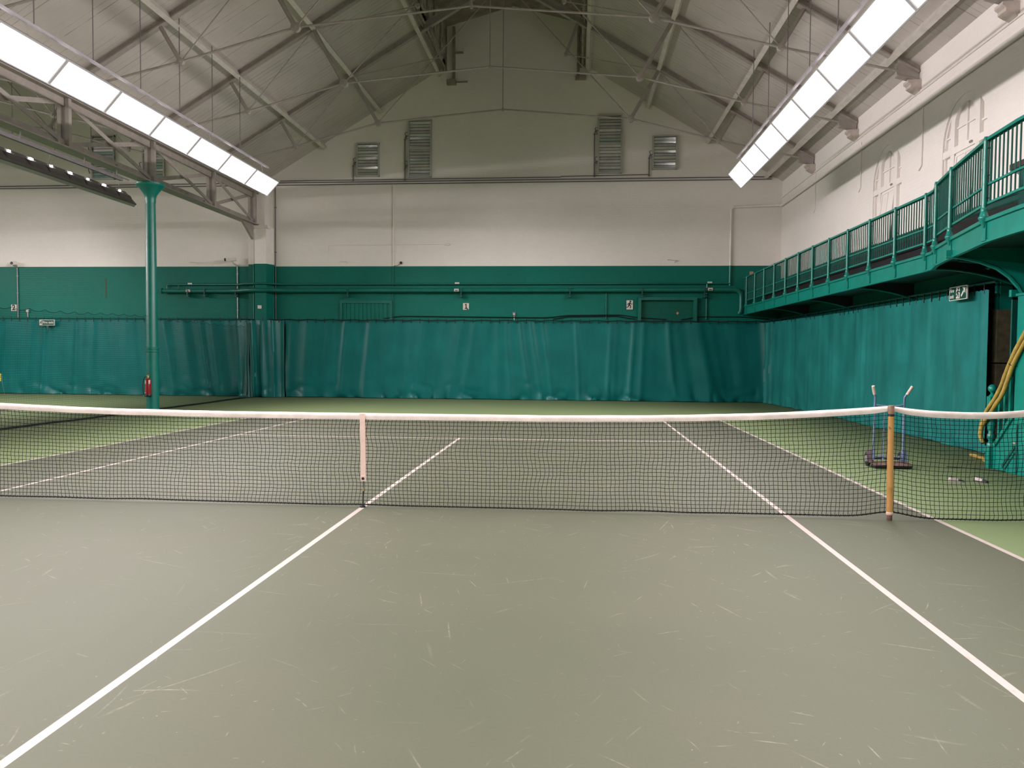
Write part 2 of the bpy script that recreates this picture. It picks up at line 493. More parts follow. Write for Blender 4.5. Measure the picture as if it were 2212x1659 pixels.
# blind window joinery
ORD = ['arched blind window further along the gallery, half in the shadow band', 'arched blind window above the outward curve of the gallery rail',
       'arched blind window past the right picture edge over the gallery', 'arched blind window over the gallery nearest the entrance end']
for wi, (c, hw) in enumerate(ARCH):
    rt = thing('window_%d' % (wi+1), ORD[wi], 'window', (RW, c, AZ0), kind='structure')
    xb = RW+.073; xf = RW+.012; xm = RW+.045
    fr = MB(); N = 20
    P = [(c-hw*math.cos(PI*i/N)) for i in range(N+1)]
    def ring(k0, k1, dz0, dz1, x0, x1):
        for i in range(N):
            a, b = P[i]-c, P[i+1]-c
            q = [(c+a*k0, arch_z(a,hw)-dz0), (c+b*k0, arch_z(b,hw)-dz0), (c+b*k1, arch_z(b,hw)-dz1), (c+a*k1, arch_z(a,hw)-dz1)]
            vs = [(x0,)+p for p in q]+[(x1,)+p for p in q]
            fr.add(vs, [(0,1,2,3),(0,4,5,1),(2,6,7,3)])
    ring(1, .955, 0, .035, xm-.01, xb)
    for s_ in (-1, 1):
        fr.box(xm-.01, xb, min(c+s_*hw,c+s_*(hw-.035)), max(c+s_*hw,c+s_*(hw-.035)), AZ0, ASP)
        a0, a1 = sorted((s_*.36, s_*.50))
        zt0, zt1 = arch_z(a0,hw), arch_z(a1,hw)                   # broad flat mullions
        fr.prism([(xf,c+a0,AZ0),(xf,c+a1,AZ0),(xf,c+a1,zt1),(xf,c+a0,zt0)], (xb-xf,0,0))
    fr.box(xf-.004, xb, c-hw, c+hw, 5.09, 5.21)
    # small round head over the middle light
    R_ = .36; zc = 5.60
    for i in range(12):
        t0, t1 = PI*i/12, PI*(i+1)/12
        q = []
        for t, k in ((t0,1),(t1,1),(t1,.0),(t0,.0)):
            y = c-R_*math.cos(t); z = zc+R_*.82*math.sin(t)
            if k == 0: z = arch_z(y-c, hw)
            q.append((y, z))
        vs = [(xf,)+p for p in q]+[(xb,)+p for p in q]
        fr.add(vs, [(0,1,2,3),(0,1,5,4)])
    fr.build('window_frame', M['white'], rt)
    gb = MB()
    gb.box(xm, xb, c-.018, c+.018, 5.21, zc+.29)
    gb.box(xm+.004, xb, c-.36, c+.36, 5.52, 5.55)
    for s_ in (-1, 1):
        lo, hi = sorted((c+s_*.50, c+s_*(hw-.03)))
        for zz in (5.42, 4.62): gb.box(xm, xb, lo, hi, zz, zz+.03)
    gb.build('glazing_bars', M['white'], rt)
    sa = MB()   # hopper sash below the transom, tilted into the room at its foot
    def tilt(y, z): return (RW+.05-(5.08-z)*.10, y, z)
    e = [((c-.33,5.06),(c+.33,5.06)), ((c-.29,4.0),(c+.29,4.0)), ((c-.33,5.06),(c-.29,4.0)), ((c+.33,5.06),(c+.29,4.0)), ((c,5.06),(c,4.0)), ((c-.31,4.55),(c+.31,4.55))]
    for k, (a, b) in enumerate(e): sa.bar(tilt(*a), tilt(*b), .055 if k < 4 else .03, .035, (1,0,0))
    sa.prism([tilt(c-.33,5.06), tilt(c+.33,5.06), tilt(c+.29,4.0), tilt(c-.29,4.0)], (.012,0,0))
    sa.build('hopper_sash', M['white'], rt)
    la = MB(); la.box(xf-.03, xf-.005, c-.30, c-.22, 5.13, 5.165)
    la.build('catch', M['grey_metal'], rt)

# ledge pipe along the right wall, turning onto the far wall
pl = [(RW-.05, FY+.1, 6.29), (RW-.05, BY-.12, 6.36), (RW-.1, BY-.05, 6.38), (7.12, BY-.05, 6.34), (7.03, BY-.05, 6.25), (7.03, BY-.05, 3.87)]
m = MB(); m.tube(pl[:4], .045, 8); m.tube(pl[3:5]+[(7.03,BY-.05,4.45)], .03, 8)
tag(m.build('conduit', M['white'], loc=(RW-.05,BY-.1,4.5)), 'white pipe along the right wall turning down the far wall corner', 'pipe')
m = MB(); m.tube([(7.03,BY-.05,4.45),(7.03,BY-.05,3.8)], .035, 8)
tag(m.build('conduit', M['green'], loc=(7.03,BY-.05,3.8)), 'short green vertical pipe joining the thin wall pipe left of the gallery end', 'pipe')
m = MB(); m.box(RW-.03, RW-.002, FY+.1, BY, 6.62, 6.66)
tag(m.build('trim_2', M['white'], smooth=False), 'thin white string course high on the right wall between corbels', 'trim', kind='structure')
for k, (y, z0, z1) in enumerate([(14.9,5.6,6.6),(11.4,5.45,6.5),(8.15,5.2,6.4)]):
    m = MB(); m.tube([(RW-.02,y,z1),(RW-.02,y,z0),(RW-.02,y+.12,z0-.08)], .012, 6)
    tag(m.build('conduit', M['white'], loc=(RW,y,z0)), ['thin white cable drop nearest the far corner on the right wall','thin white cable drop left of the first arched window','thin white hooked cable drop between the two arched windows'][k], 'conduit', 'cable drops on the right wall')

# ------------------------------------------------------------------ roof
def ceiling():
    lab = ['boarded roof slope over the left half of the near court','boarded roof slope over the right half of the near court','boarded roof slope over the right half of the second court','boarded roof slope over the far half of the second court']
    for k, (xa, xb, c) in enumerate([(GX, CX-2.25, CX), (CX+2.25, RW+.2, CX), (-17.5+2.25, GX, -17.5), (LW-.2, -17.5-2.25, -17.5)]):
        m = MB()
        za = 12.4-.6*abs(xa-c); zb = 12.4-.6*abs(xb-c)
        m.prism([(xa,FY,za),(xb,FY,zb),(xb,FY,zb+.15),(xa,FY,za+.15)], (0,BY-FY,0))
        tag(m.build('ceiling', M['boards'], smooth=False), lab[k], 'ceiling', kind='structure')
    for c, nm in ((CX,'near'), (-17.5,'second')):
        m = MB()
        for s_ in (-1, 1):
            m.prism([(c+s_*2.3,FY,12.32),(c,FY,12.95),(c,FY,13.1),(c+s_*2.3,FY,12.47)], (0,BY-FY,0), 0)
            x = c+s_*2.25
            for k in range(4):
                z0 = 11.02+k*.335
                m.box(min(x, x+s_*.03), max(x, x+s_*.03), FY, BY, z0, z0+.322, 1)
            m.box(min(x+s_*.05, x+s_*.08), max(x+s_*.05, x+s_*.08), FY, BY, 10.9, 12.5, 0)
            y = FY
            while y < BY:
                m.box(min(x, x-s_*.05), max(x, x-s_*.05), y, y+.07, 10.9, 12.35, 0); y += 1.12
        tag(m.build('ceiling', [M['lantern_wood'], M['peel']], smooth=False), 'raised ridge lantern with peeling boarded sides over the %s court' % nm, 'ceiling', kind='structure')
ceiling()

PN = [('eave', 8.25), ('lower', 6.37), ('middle', 4.45), ('upper', 2.48)]
for c, sides, nm in ((CX, (-1, 1), 'near'), (-17.5, (1,), 'second')):
    for s_ in sides:
        for (pn, d) in PN:
            x = c + s_*d
            zr = 12.4-.6*d
            m = MB(); m.bar((x, FY, zr-.10), (x, BY-.01, zr-.10), .11, .19, (s_*.51,0,.86))
            tag(m.build('roof_purlin', M['timber_white'], loc=(x,0,zr)),
                '%s cream timber purlin on the %s roof slope of the %s court' % (pn, 'left' if s_ < 0 else 'right', nm), 'purlin', 'roof purlins')

# trusses
def rafter_bottom(d): return 12.18 - .592*d
def truss(y, c, label, right_bracket=True, half=None):
    rt = thing('roof_truss', label, 'truss', (c, y, 7.0), 'iron roof trusses')
    sides = (-1, 1) if half is None else (half,)
    apex = (c, y, 8.55); ridge = (c, y, 12.2)
    sm = M['steel_white']
    for s_ in sides:
        X = lambda d: c + s_*d
        e = 8.72
        m = MB(); a = Vector((X(e), y, rafter_bottom(e))); b = Vector((c, y, rafter_bottom(0)))
        nz = Vector((-s_*.592,0,1)).normalized() if False else Vector((s_*.592,0,1)).normalized()
        m.bar(a+nz*.015, b+nz*.015, .15, .03, nz); m.bar(a+nz*.10, b+nz*.10, .035, .17, nz); m.bar(a+nz*.19, b+nz*.19, .15, .025, nz)
        m.build('principal_rafter', sm, rt)
        A = (X(3.65), y, 8.22); B = (X(6.12), y, 7.58); Mn = (X(1.8), y, 10.07)
        At = (X(4.42), y, rafter_bottom(4.42)); Bt = (X(6.55), y, rafter_bottom(6.55)); Mt = (X(2.12), y, rafter_bottom(2.12))
        for p, q, w in ((A, At, .10), (B, Bt, .085), (Mn, Mt, .085)):
            m = MB(); m.bar(p, q, w, w*.45, (0,1,0)); d_ = (Vector(q)-Vector(p))
            m.bar(Vector(p), Vector(q), w*.3, w*.9, (0,1,0))
            m.build('strut', sm, rt)
        foot = (X(8.45), y, 7.05)
        for p, q, r in ((apex, A, .024), (A, B, .026), (B, foot, .026), (A, ridge, .017), (At, B, .014), (At, Mn, .014)):
            m = MB(); m.tube([p, q], r, 8); m.build('tie_rod', sm, rt)
        for p, r in ((A, .10), (B, .075), (Mn, .06)):
            m = MB()
            m.lathe([(r*.75,-.05),(r,-.045),(r,.045),(r*.75,.05)], p, 12, 0, Matrix.Rotation(PI/2, 3, 'X'))
            m.lathe([(.03,-.075),(.03,.075)], p, 8, 0, Matrix.Rotation(PI/2, 3, 'X'))
            m.build('pin_joint', sm, rt)
        if s_ > 0 and right_bracket:
            m = MB(); xs = [(8.20,7.16),(8.22,6.98),(8.60,6.87),(8.64,7.2),(8.45,7.24)]
            m.prism([(x, y-.03, z) for x, z in xs], (0,.06,0))
            m.bar((8.22,y,6.97),(8.62,y,6.86),.16,.02); m.build('gusset_plate', sm, rt)
    m = MB(); m.tube([apex, ridge], .014, 6); m.build('king_rod', sm, rt)
    m = MB(); m.tube([(c,y-.05,8.55),(c,y+.05,8.55)], .035, 8); m.tube([(c,y,8.50),(c,y,8.60)], .028, 8); m.build('pin_joint', sm, rt)
    return rt
TL = ['cream iron roof truss nearest the far wall over the near court', 'cream iron roof truss in line with the green column over the near court',
      'cream iron roof truss second from the camera over the near court', 'cream iron roof truss closest overhead over the near court']
for y, l in zip(TY, TL): truss(y, CX, l)
TL2 = ['cream iron roof truss nearest the far wall over the second court', 'cream iron truss behind the girder in line with the green column, second court', 'cream iron truss seen through the girder at the left edge, second court']
for y, l in zip(TY, TL2): truss(y, -17.5, l, False, 1)
# corbels
for y, l in zip(TY, ['stone corbel nearest the far corner under roof bracket', 'stone corbel under the second roof bracket from the far corner', 'stone corbel under the third roof bracket from the far corner', 'stone corbel at the top right edge, closest to camera']):
    m = MB()
    m.prism([(RW,y-.12,6.865),(8.40,y-.12,6.865),(8.40,y-.12,6.82),(8.45,y-.12,6.78),(8.45,y-.12,6.73),(8.53,y-.12,6.68),(RW,y-.12,6.62)], (0,.24,0))
    tag(m.build('corbel', M['stone'], loc=(8.5,y,6.7)), l, 'corbel', 'corbels on the right wall')

# ------------------------------------------------------------------ lattice girder on the column line
def girder():
    rt = thing('lattice_girder', 'long cream lattice girder along the column line, carried by the green column', 'girder', (GX, 11.75, 5.8))
    sm = M['steel_white']; zb, zt = 5.83, 6.86
    m = MB(); m.box(GX-.17, GX+.17, FY+.02, 18.2, zb-.03, zb); m.box(GX-.03, GX+.03, FY+.02, 18.2, zb, zb+.16); m.build('bottom_chord', sm, rt)
    m = MB(); m.box(GX-.17, GX+.17, FY+.02, 18.3, zt, zt+.03); m.box(GX-.03, GX+.03, FY+.02, 18.3, zt-.16, zt); m.build('top_chord', sm, rt)
    m = MB(); m.box(GX-.25, GX+.25, FY+.02, 18.4, zt+.05, zt+.17); m.build('valley_beam', sm, rt)
    posts = [18.05, 15.1, 11.75, 8.4, 5.05, 1.7, -1.65]
    for k, y in enumerate(posts):
        m = MB(); m.box(GX-.13, GX-.05, y-.05, y+.05, zb, zt); m.box(GX+.05, GX+.13, y-.05, y+.05, zb, zt); m.box(GX-.05, GX+.05, y-.012, y+.012, zb, zt)
        m.build('post', sm, rt)
    for a, b in zip(posts[:-1], posts[1:]):
        m = MB(); m.bar((GX+.045, a-.06, zb+.08), (GX+.045, b+.06, zt-.08), .10, .02, (1,0,0)); m.build('diagonal', sm, rt)
        m = MB(); m.bar((GX-.045, a-.06, zt-.08), (GX-.045, b+.06, zb+.08), .10, .02, (1,0,0)); m.build('diagonal', sm, rt)
    # end bracket on the pilaster
    m = MB(); m.prism([(GX-.04,18.05,5.8),(GX-.04,17.2,5.8),(GX-.04,17.3,5.74),(GX-.04,18.05,5.3)], (.08,0,0)); m.build('end_bracket', sm, rt)
    for yy in (17.55, 14.4, 13.4, 10.1, 8.0):
        m = MB(); m.box(GX+.10, GX+.17, yy-.05, yy+.05, zb, zb+.05); m.build('clip', sm, rt)
girder()
m = MB(); m.bar((GX+.05, 4.0, 5.60), (GX+.05, 10.4, 5.60), .07, .06); 
for yy in (5.0, 7.0, 9.0, 10.2): m.tube([(GX+.05,yy,5.62),(GX+.05,yy,5.81)], .012, 6)
tag(m.build('track_rail', M['light_back'], loc=(GX,10.4,5.6)), 'dark hanging track rail below the lattice girder, left of the column', 'rail')

# column
def column():
    rt = thing('iron_column', 'tall green cast iron column standing between the two courts', 'column', (GX, 11.75, 0))
    m = MB(); c = (GX, 11.75, 0)
    m.lathe([(.158,0),(.158,1.50)], c, 24); m.build('lower_shaft', M['green_col'], rt)
    m = MB(); m.lathe([(.15,1.62),(.146,1.7),(.118,5.36)], c, 24); m.build('upper_shaft', M['green_col'], rt)
    m = MB(); m.lathe([(.158,1.50),(.172,1.51),(.172,1.54),(.155,1.55),(.155,1.575),(.172,1.585),(.172,1.62),(.150,1.63)], c, 24); m.build('collar_ring', M['green_col'], rt)
    m = MB()
    m.lathe([(.118,5.28),(.128,5.34),(.13,5.42),(.15,5.50),(.20,5.58),(.26,5.66),(.33,5.72),(.35,5.74),(.35,5.795)], c, 24); m.build('capital', M['green_col'], rt)
column()
# pilaster on the far wall
def pilaster():
    m = MB(); f = 18.12
    for z0, z1, mi in ((0,4.5,1), (4.5,5.74,0)):
        m.box(-9.05, -8.76, 18.3, BY-.002, z0, z1, mi); m.box(-8.76, -8.36, f, BY-.002, z0, z1, mi)
        m.prism([(-8.36,f,z0),(-8.22,BY-.002,z0),(-8.36,BY-.002,z0)], (0,0,z1-z0), mi)
    for x_, y_ in ((-9.03,18.32),(-8.38,18.14),(-8.24,18.46)):
        m.tube([(x_,y_,0),(x_,y_,4.5)], .022, 6, 1); m.tube([(x_,y_,4.5),(x_,y_,5.68)], .022, 6, 0)
    m.box(-8.98, -8.28, f-.06, BY-.002, 5.68, 5.78, 0); m.box(-8.62, -8.42, f+.05, BY-.002, 5.78, 6.9, 0)
    tag(m.build('pilaster', [M['white'], M['wall_green']], loc=(-8.7,18.3,0), smooth=False), 'painted wall pier carrying the girder end on the far wall', 'pier')
    for k, x in enumerate((-8.84, -8.77)):
        m = MB(); m.tube([(x,18.24,5.55),(x,18.24,4.5)], .028, 8, 0); m.tube([(x,18.24,4.5),(x,18.24,2.65)], .028, 8, 1)
        tag(m.build('downpipe', [M['white'], M['green']], loc=(x,18.24,2.65)), ['left one of two slim pipes down the wall pier','right one of two slim pipes down the wall pier'][k], 'pipe', 'pipes on the wall pier')
pilaster()

# ------------------------------------------------------------------ strip lights
def fixture(xi, xo, y0, sgn):
    L = 1.5
    rt = thing('strip_light', 'x', 'light', ((xi+xo)/2, y0+L/2, 6.02), 'x')
    I = Vector((xi,0,6.2)); O = Vector((xo,0,5.85)); d = (O-I).normalized()
    nb = Vector((-d.z, 0, d.x))                     # towards the back
    if nb.z < 0: nb = -nb
    th = .07
    def P(a, b, y): return I + d*a + nb*b + Vector((0,y,0))
    W = (O-I).length
    fr = MB()
    def slab(a0, a1, b0, b1, ya, yb, mi=0):
        vs = [P(a,b,y) for y in (ya,yb) for a,b in ((a0,b0),(a1,b0),(a1,b1),(a0,b1))]
        fr.add(vs, [(0,1,2,3),(7,6,5,4),(0,4,5,1),(1,5,6,2),(2,6,7,3),(3,7,4,0)], mi)
    g = .012
    slab(-.02, .0, 0, th, y0, y0+L); slab(W, W+.02, -.02, th, y0, y0+L)
    slab(0, W, -.004, th, y0+.002, y0+.032); slab(0, W, -.004, th, y0+L-.032, y0+L-.002)
    fr.build('housing', M['light_frame'], rt)
    fr = MB(); slab(-.02, W+.02, th, th+.03, y0, y0+L)
    # pressed reflector humps on the back
    for k in range(2):
        ya = y0+.08+k*.72
        n = 8
        pr = [(P(.10+.27*i/n, th+.03+.05*math.sin(PI*i/n), 0)) for i in range(n+1)]
        fr.prism([Vector((p.x, ya, p.z)) for p in pr], (0,.62,0))
    fr.build('back_plate', M['light_back'], rt)
    fr = MB(); slab(0.0, W, .012, .02, y0+.032, y0+L-.032)
    fr.build('diffuser', M['emit'], rt)
    for k, (ya, yb) in enumerate(((.30,.46),(1.09,1.18))):
        fr = MB(); c = P(.045, th+.034, y0+(ya+yb)/2)
        fr.sphere(c, .5, 10, 6, 0, (.05, (yb-ya), .05))
        fr.build('light_slot', M['emit_slot'], rt)
    # the lamp behind the diffuser: louvred, so its beam is narrower than a bare panel's
    ld = bpy.data.lights.get('strip_lamp')
    if ld is None:
        ld = bpy.data.lights.new('strip_lamp', 'AREA'); ld.shape = 'RECTANGLE'
        ld.size = W-.02; ld.size_y = L-.09; ld.energy = LAMP; ld.spread = math.radians(134); ld.color = (1,.905,.925)
    lo = bpy.data.objects.new('lamp', ld); COL.objects.link(lo); lo.parent = rt
    c = P(W/2, -.004, y0+L/2) - ROOTLOC[rt.as_pointer()]
    zx = Vector(nb); yx = Vector((0,1,0)); xx = yx.cross(zx)
    lo.matrix_local = Matrix(((xx.x,yx.x,zx.x,c.x),(xx.y,yx.y,zx.y,c.y),(xx.z,yx.z,zx.z,c.z),(0,0,0,1)))
    return rt
def light_row(xi, xo, ya, n, rowname, vis, trayx, extra=''):
    first = None
    words = ['first','second','third','fourth','fifth','sixth','seventh','eighth','ninth','tenth']
    for k in range(n):                               # from the far end towards the camera
        y0 = ya - 1.5*(k+1)
        if k < vis:
            lab = '%s panel from the far end of %s' % (words[k], rowname); 
        else: lab = 'panel beyond the picture edge in %s' % rowname
        if first is None:
            first = fixture(xi, xo, y0, 1); o = first
        else:
            o = dup(first, (0, -1.5*k, 0))
        o['label'] = lab; o['group'] = 'panels of ' + rowname
    yb = ya - 1.5*n
    m = MB(); m.bar((trayx, ya-.15, 6.58), (trayx, yb, 6.58), .05, .04)
    y = ya-.6
    while y > yb:
        m.bar((trayx, y, 6.55), ((xi*.45+xo*.55), y, 6.07), .014, .008); y -= 3.0
    tag(m.build('light_rail', M['light_rail'], loc=(trayx,ya,6.56)), 'slim hanging rail above ' + rowname, 'rail')
    k = 0; y = ya-1.93
    nm = ['far end','second from far end','third from far end','fourth from far end','fifth from far end','sixth from far end']
    c = CX if xi > -9 else -17.5
    while y > max(yb, 3.0):
        m = MB(); m.tube([(trayx,y,6.57),(trayx,y,12.4-.6*abs(trayx-c)-.02)], .009, 6)
        tag(m.build('hanger_rod', M['light_back'], loc=(trayx,y,6.57)), 'thin hanger rod, %s, of %s' % (nm[min(k,5)], rowname), 'rod', 'hangers of '+rowname)
        k += 1; y -= 1.5
light_row(-6.15, -6.47, 13.62, 18, 'the left light strip', 8, -6.40)
light_row(5.95, 6.27, 13.24, 18, 'the right light strip', 8, 6.13)
light_row(-11.45, -11.13, 14.95, 19, 'the dark light strip over the second court', 7, -11.20)
light_row(-23.55, -23.87, 13.62, 18, 'the far light strip of the second court', 0, -23.80)

# ------------------------------------------------------------------ tennis net
def tape_z(x):
    if x <= 5.03 and x >= -5.03: return .933 + .137*(abs(x)/5.03)**3.4
    d = (abs(x)-5.03)/1.37
    return 1.07 - .05*math.sin(PI*min(1,d))**.8
def net_bot(x):
    return .022 + .012*n1(x*2.2, 3) + .05*math.exp(-((x-5.03)/.22)**2) + .05*math.exp(-((x+5.03)/.22)**2)
def tennis_net():
    rt = thing('tennis_net', 'black tennis net with white headband across the court', 'net', (0,0,0))
    step = .0405; x0, x1 = -6.35, 6.35; nx = int((x1-x0)/step); rows = 24
    m = MB()
    def node(i, j):
        x = x0 + i*step; t = j/rows
        zb = net_bot(x); zt = tape_z(x)-.045
        jx = (n2(i*.9, j*.9, 5)-.5)*.010 + (n2(i*.11, j*.2, 9)-.5)*.03 + (1-t)*.012*(n1(x*1.3, 12)-.5)
        jz = (n2(i*.8, j*.8, 6)-.5)*.008
        jy = (n2(x*.8, j*.1, 7)-.5)*.05*math.sin(PI*t)
        return Vector((x+jx, jy, zb + (zt-zb)*t + jz*math.sin(PI*t)))
    G = [[node(i,j) for j in range(rows+1)] for i in range(nx+1)]
    R = .0027
    def strand(pts, ax):
        vs = []; fs = []
        for p in pts:
            for k in range(3):
                a = 2*PI*k/3 + PI/2
                c, s_ = R*math.cos(a), R*math.sin(a)
                vs.append((p.x, p.y+s_, p.z+c) if ax == 0 else (p.x+c, p.y+s_, p.z))
        for i in range(len(pts)-1):
            for k in range(3):
                fs.append((i*3+k, i*3+(k+1)%3, i*3+3+(k+1)%3, i*3+3+k))
        m.add(vs, fs)
    for i in range(nx+1): strand(G[i], 1)
    for j in range(rows+1): strand([G[i][j] for i in range(nx+1)], 0)
    for i in range(nx+1):                           # knots
        for j in range(1, rows):
            p = G[i][j]; r = .0050
            m.add([(p.x-r,p.y,p.z),(p.x+r,p.y,p.z),(p.x,p.y-r,p.z),(p.x,p.y+r,p.z),(p.x,p.y,p.z-r),(p.x,p.y,p.z+r)],
                  [(0,2,5),(2,1,5),(1,3,5),(3,0,5),(2,0,4),(1,2,4),(3,1,4),(0,3,4)])
    m.build('net_mesh', M['net'], rt, smooth=False)
    # bottom rope with lashings
    m = MB(); pts = [(x0+k*.05, 0, net_bot(x0+k*.05)-.004) for k in range(int((x1-x0)/.05)+1)]
    m.tube(pts, .006, 6)
    k = 0
    while x0+k*.0405 < x1:
        x = x0+k*.0405; z = net_bot(x)-.003
        m.tube([(x-.008,-.004,z+.006),(x,.0,z-.008),(x+.012,.004,z+.008)], .0045, 5); k += 1
    m.build('bottom_rope', M['net'], rt)
    # headband: folded band over the cable
    m = MB(); prof = [(-.012,-.062),(-.016,-.03),(-.012,-.006),(0,.0),(.012,-.006),(.016,-.03),(.012,-.062)]
    n = 200; vs = []; fs = []
    for i in range(n+1):
        x = x0 + (x1-x0)*i/n; z = tape_z(x)
        # pinched where the single sticks hold it up
        pin = 1 - .25*math.exp(-((abs(x)-5.03)/.10)**2)
        for (a, b) in prof:
            w = (n2(x*6, b*40, 3)-.5)*.006
            vs.append((x, a+w, z + b*pin + (n1(x*5,8)-.5)*.003))
    k = len(prof)
    for i in range(n):
        for j in range(k-1): fs.append((i*k+j, i*k+j+1, (i+1)*k+j+1, (i+1)*k+j))
    m.add(vs, fs); m.build('headband', M['tape'], rt, ang=70)
    # centre strap
    st = thing('centre_strap', 'pale webbing strap holding down the middle of the net', 'strap', (0,0,0))
    m = MB()
    pts = [(.928+.006, .0), (.929,-.02), (.86,-.024), (.6,-.020), (.30,-.016), (.262,-.016)]
    for a, b in zip(pts[:-1], pts[1:]):
        o1 = .0 + (.9-a[0])*.012; o2 = (.9-b[0])*.012
        m.add([(o1-.026,a[1],a[0]),(o1+.026,a[1],a[0]),(o2+.026,b[1],b[0]),(o2-.026,b[1],b[0]),
               (o1-.026,a[1]+.004,a[0]),(o1+.026,a[1]+.004,a[0]),(o2+.026,b[1]+.004,b[0]),(o2-.026,b[1]+.004,b[0])],
              [(0,1,2,3),(7,6,5,4),(0,4,5,1),(1,5,6,2),(2,6,7,3),(3,7,4,0)])
    m.box(-.018, .034, .014, .018, .3, .934)
    m.build('webbing', M['strap'], st)
    m = MB(); m.box(-.019,.035,-.026,-.016,.262,.315); m.build('stitched_tab', M['strap'], st)
    m = MB(); m.lathe([(.014,-.004),(.014,.004)], (.008,-.028,.288), 14, 0, Matrix.Rotation(PI/2,3,'X')); m.build('eyelet', M['black'], st)
    m = MB(); m.tube([(.008,-.012,.27),(.008,-.012,.19)], .004, 6); m.tube([(.008,-.012,.165),(.004,-.012,.02)], .0075, 6); m.build('cord', M['black'], st)
    m = MB(); m.tube([(.008,-.012,.195),(.008,-.012,.160)], .008, 8); m.build('snap_hook', M['brass'], st)
    m = MB(); m.lathe([(.03,.0),(.03,.012),(.015,.02)], (0,-.01,0), 12); m.build('floor_anchor', M['cable'], st)
tennis_net()

def singles_stick(x, lab):
    rt = thing('singles_stick', lab, 'net stick', (x,-.02,0), 'wooden singles sticks')
    y = -.022
    m = MB(); m.lathe([(.022,0),(.024,.005),(.024,.045),(.022,.05)], (x+.0,y,0), 16); m.build('foot', M['foot_brown'], rt)
    m = MB(); m.lathe([(.028,.05),(.031,.055),(.031,.075),(.029,.08)], (x,y,0), 16); m.build('collar', M['foot_pink'], rt)
    m = MB(); pr = []
    for z in [.08,.15,.22,.30,.305,.312,.318,.5,.7,.9,.955,.96,.965,.975]:
        r = .0295 - .0035*(z/1.0)
        if abs(z-.3115) < .007: r += .0015
        if abs(z-.962) < .004: r += .001
        pr.append((r, z))
    m.lathe(pr, (x,y,0), 20); m.build('cane', M['bamboo'], rt)
    m = MB(); m.lathe([(.0285,.975),(.0285,.995)], (x,y,0), 16); m.build('black_band', M['black'], rt)
    m = MB(); m.lathe([(.026,.995),(.0265,1.0),(.0275,1.068),(.026,1.075)], (x,y,0), 16)
    m.build('leather_cap', M['leather'], rt)
    return rt
st = singles_stick(5.03, 'bamboo singles stick propping up the right end of the net')
st.rotation_euler = (0, math.radians(-.6), 0)
s2 = dup(st, (-10.06,0,0), 0, 'bamboo singles stick at the left end of the net, out of view')
def net_post(x, lab):
    rt = thing('net_post', lab, 'post', (x,0,0), 'net posts')
    m = MB(); m.lathe([(.09,0),(.09,.01),(.038,.02),(.038,1.05),(.03,1.08)], (x,0,0), 16); m.build('tube', M['green_dark'], rt)
    return rt
net_post(6.42, 'green net post just past the right picture edge'); net_post(-6.42, 'green net post far out at the left end of net')

# ------------------------------------------------------------------ curtains
def curtain_sheet(path, z0, z1, seed, amp, du=.05, dz=.07, shear=.10, bottom=1.0, gather=None):
    """path: list of (x,y) points; cloth is displaced along the path normal (left of direction)."""
    P = [Vector((a,b)) for a, b in path]; segs = []; L = 0
    for a, b in zip(P[:-1], P[1:]):
        segs.append((L, (b-a).length, a, (b-a).normalized())); L += (b-a).length
    def at(u):
        u = max(0, min(L, u))
        for s0, l, a, d in segs:
            if u <= s0+l+1e-6: return a+d*(u-s0), d
        return P[-1], segs[-1][3]
    nu = int(L/du); nz = int((z1-z0)/dz); m = MB()
    for i in range(nu+1):
        u = L*i/nu; p, d = at(u); nrm = Vector((-d.y, d.x))
        for j in range(nz+1):
            z = z0+(z1-z0)*j/nz; h = (z1-z)
            uu = u + shear*h*(n1(u*.35, seed+4)-.5)*2
            g = 1.0 if gather is None else gather(u)
            a = (n1(uu*1.1, seed)-.5)*1.6
            f2 = n1(uu*2.7, seed+1); b = (1-abs(2*f2-1))**2.2 - .3
            c = (n1(uu*6.1, seed+2)-.5)*.5
            grow = .35+.65*min(1, h/1.6)
            disp = amp*g*(a*.6*grow + b*.9*(.55+.45*grow) + c*.35)
            # crumples near the hem
            k = math.exp(-(z-z0)/.28)*bottom
            disp += k*.12*((1-abs(2*n2(uu*2.3, z*3+u*.7, seed+7)-1))**3 - .2)
            sag = .018*math.sin(u*2*PI/.3)**2 if j == nz else 0
            m.v.append((p.x+nrm.x*disp, p.y+nrm.y*disp, z - sag + (.015*n1(u*2, seed+9) if j == 0 else 0)))
    for i in range(nu):
        for j in range(nz):
            a = i*(nz+1)+j
            m.f.append([a, a+nz+1, a+nz+2, a+1]); m.m.append(0)
    return m
def tie_mb(p):
    m = MB(); m.tube([(p[0],p[1]-.03,p[2]-.09),(p[0],p[1]-.03,p[2]+.07)], .011, 5); return m
def hang(name, label, mat, path, tie_n, **kw):
    loc = (path[0][0], path[0][1], 0)
    rt = thing(name, label, 'curtain', loc)
    m = curtain_sheet(path, .01, 2.60, **kw); m.build('cloth', mat, rt, ang=80)
    P = [Vector(p) for p in path]; Ls = [(b-a).length for a, b in zip(P[:-1],P[1:])]; L = sum(Ls)
    first = None
    for k in range(tie_n):
        u = L*(k+.5)/tie_n; a = 0
        while a < len(Ls)-1 and u > Ls[a]: u -= Ls[a]; a += 1
        p = P[a].lerp(P[a+1], u/Ls[a])
        if first is None:
            first = tie_mb((p.x,p.y,2.62)).build('hook', M['cable'], rt); f0 = p
        else: copy_part(first, rt, (p.x-f0.x, p.y-f0.y, 0))
    return rt
g_main = lambda u: .55 + .9*max(0, (u-9.5)/6.5)**1.3 + .5*math.exp(-u/1.0)
hang('backdrop_curtain', 'wide teal vinyl backdrop curtain along the far wall behind the court', M['curtain'], [(-7.75,18.32),(8.30,18.32)], 54, seed=11, amp=-.105, gather=g_main, shear=.22)
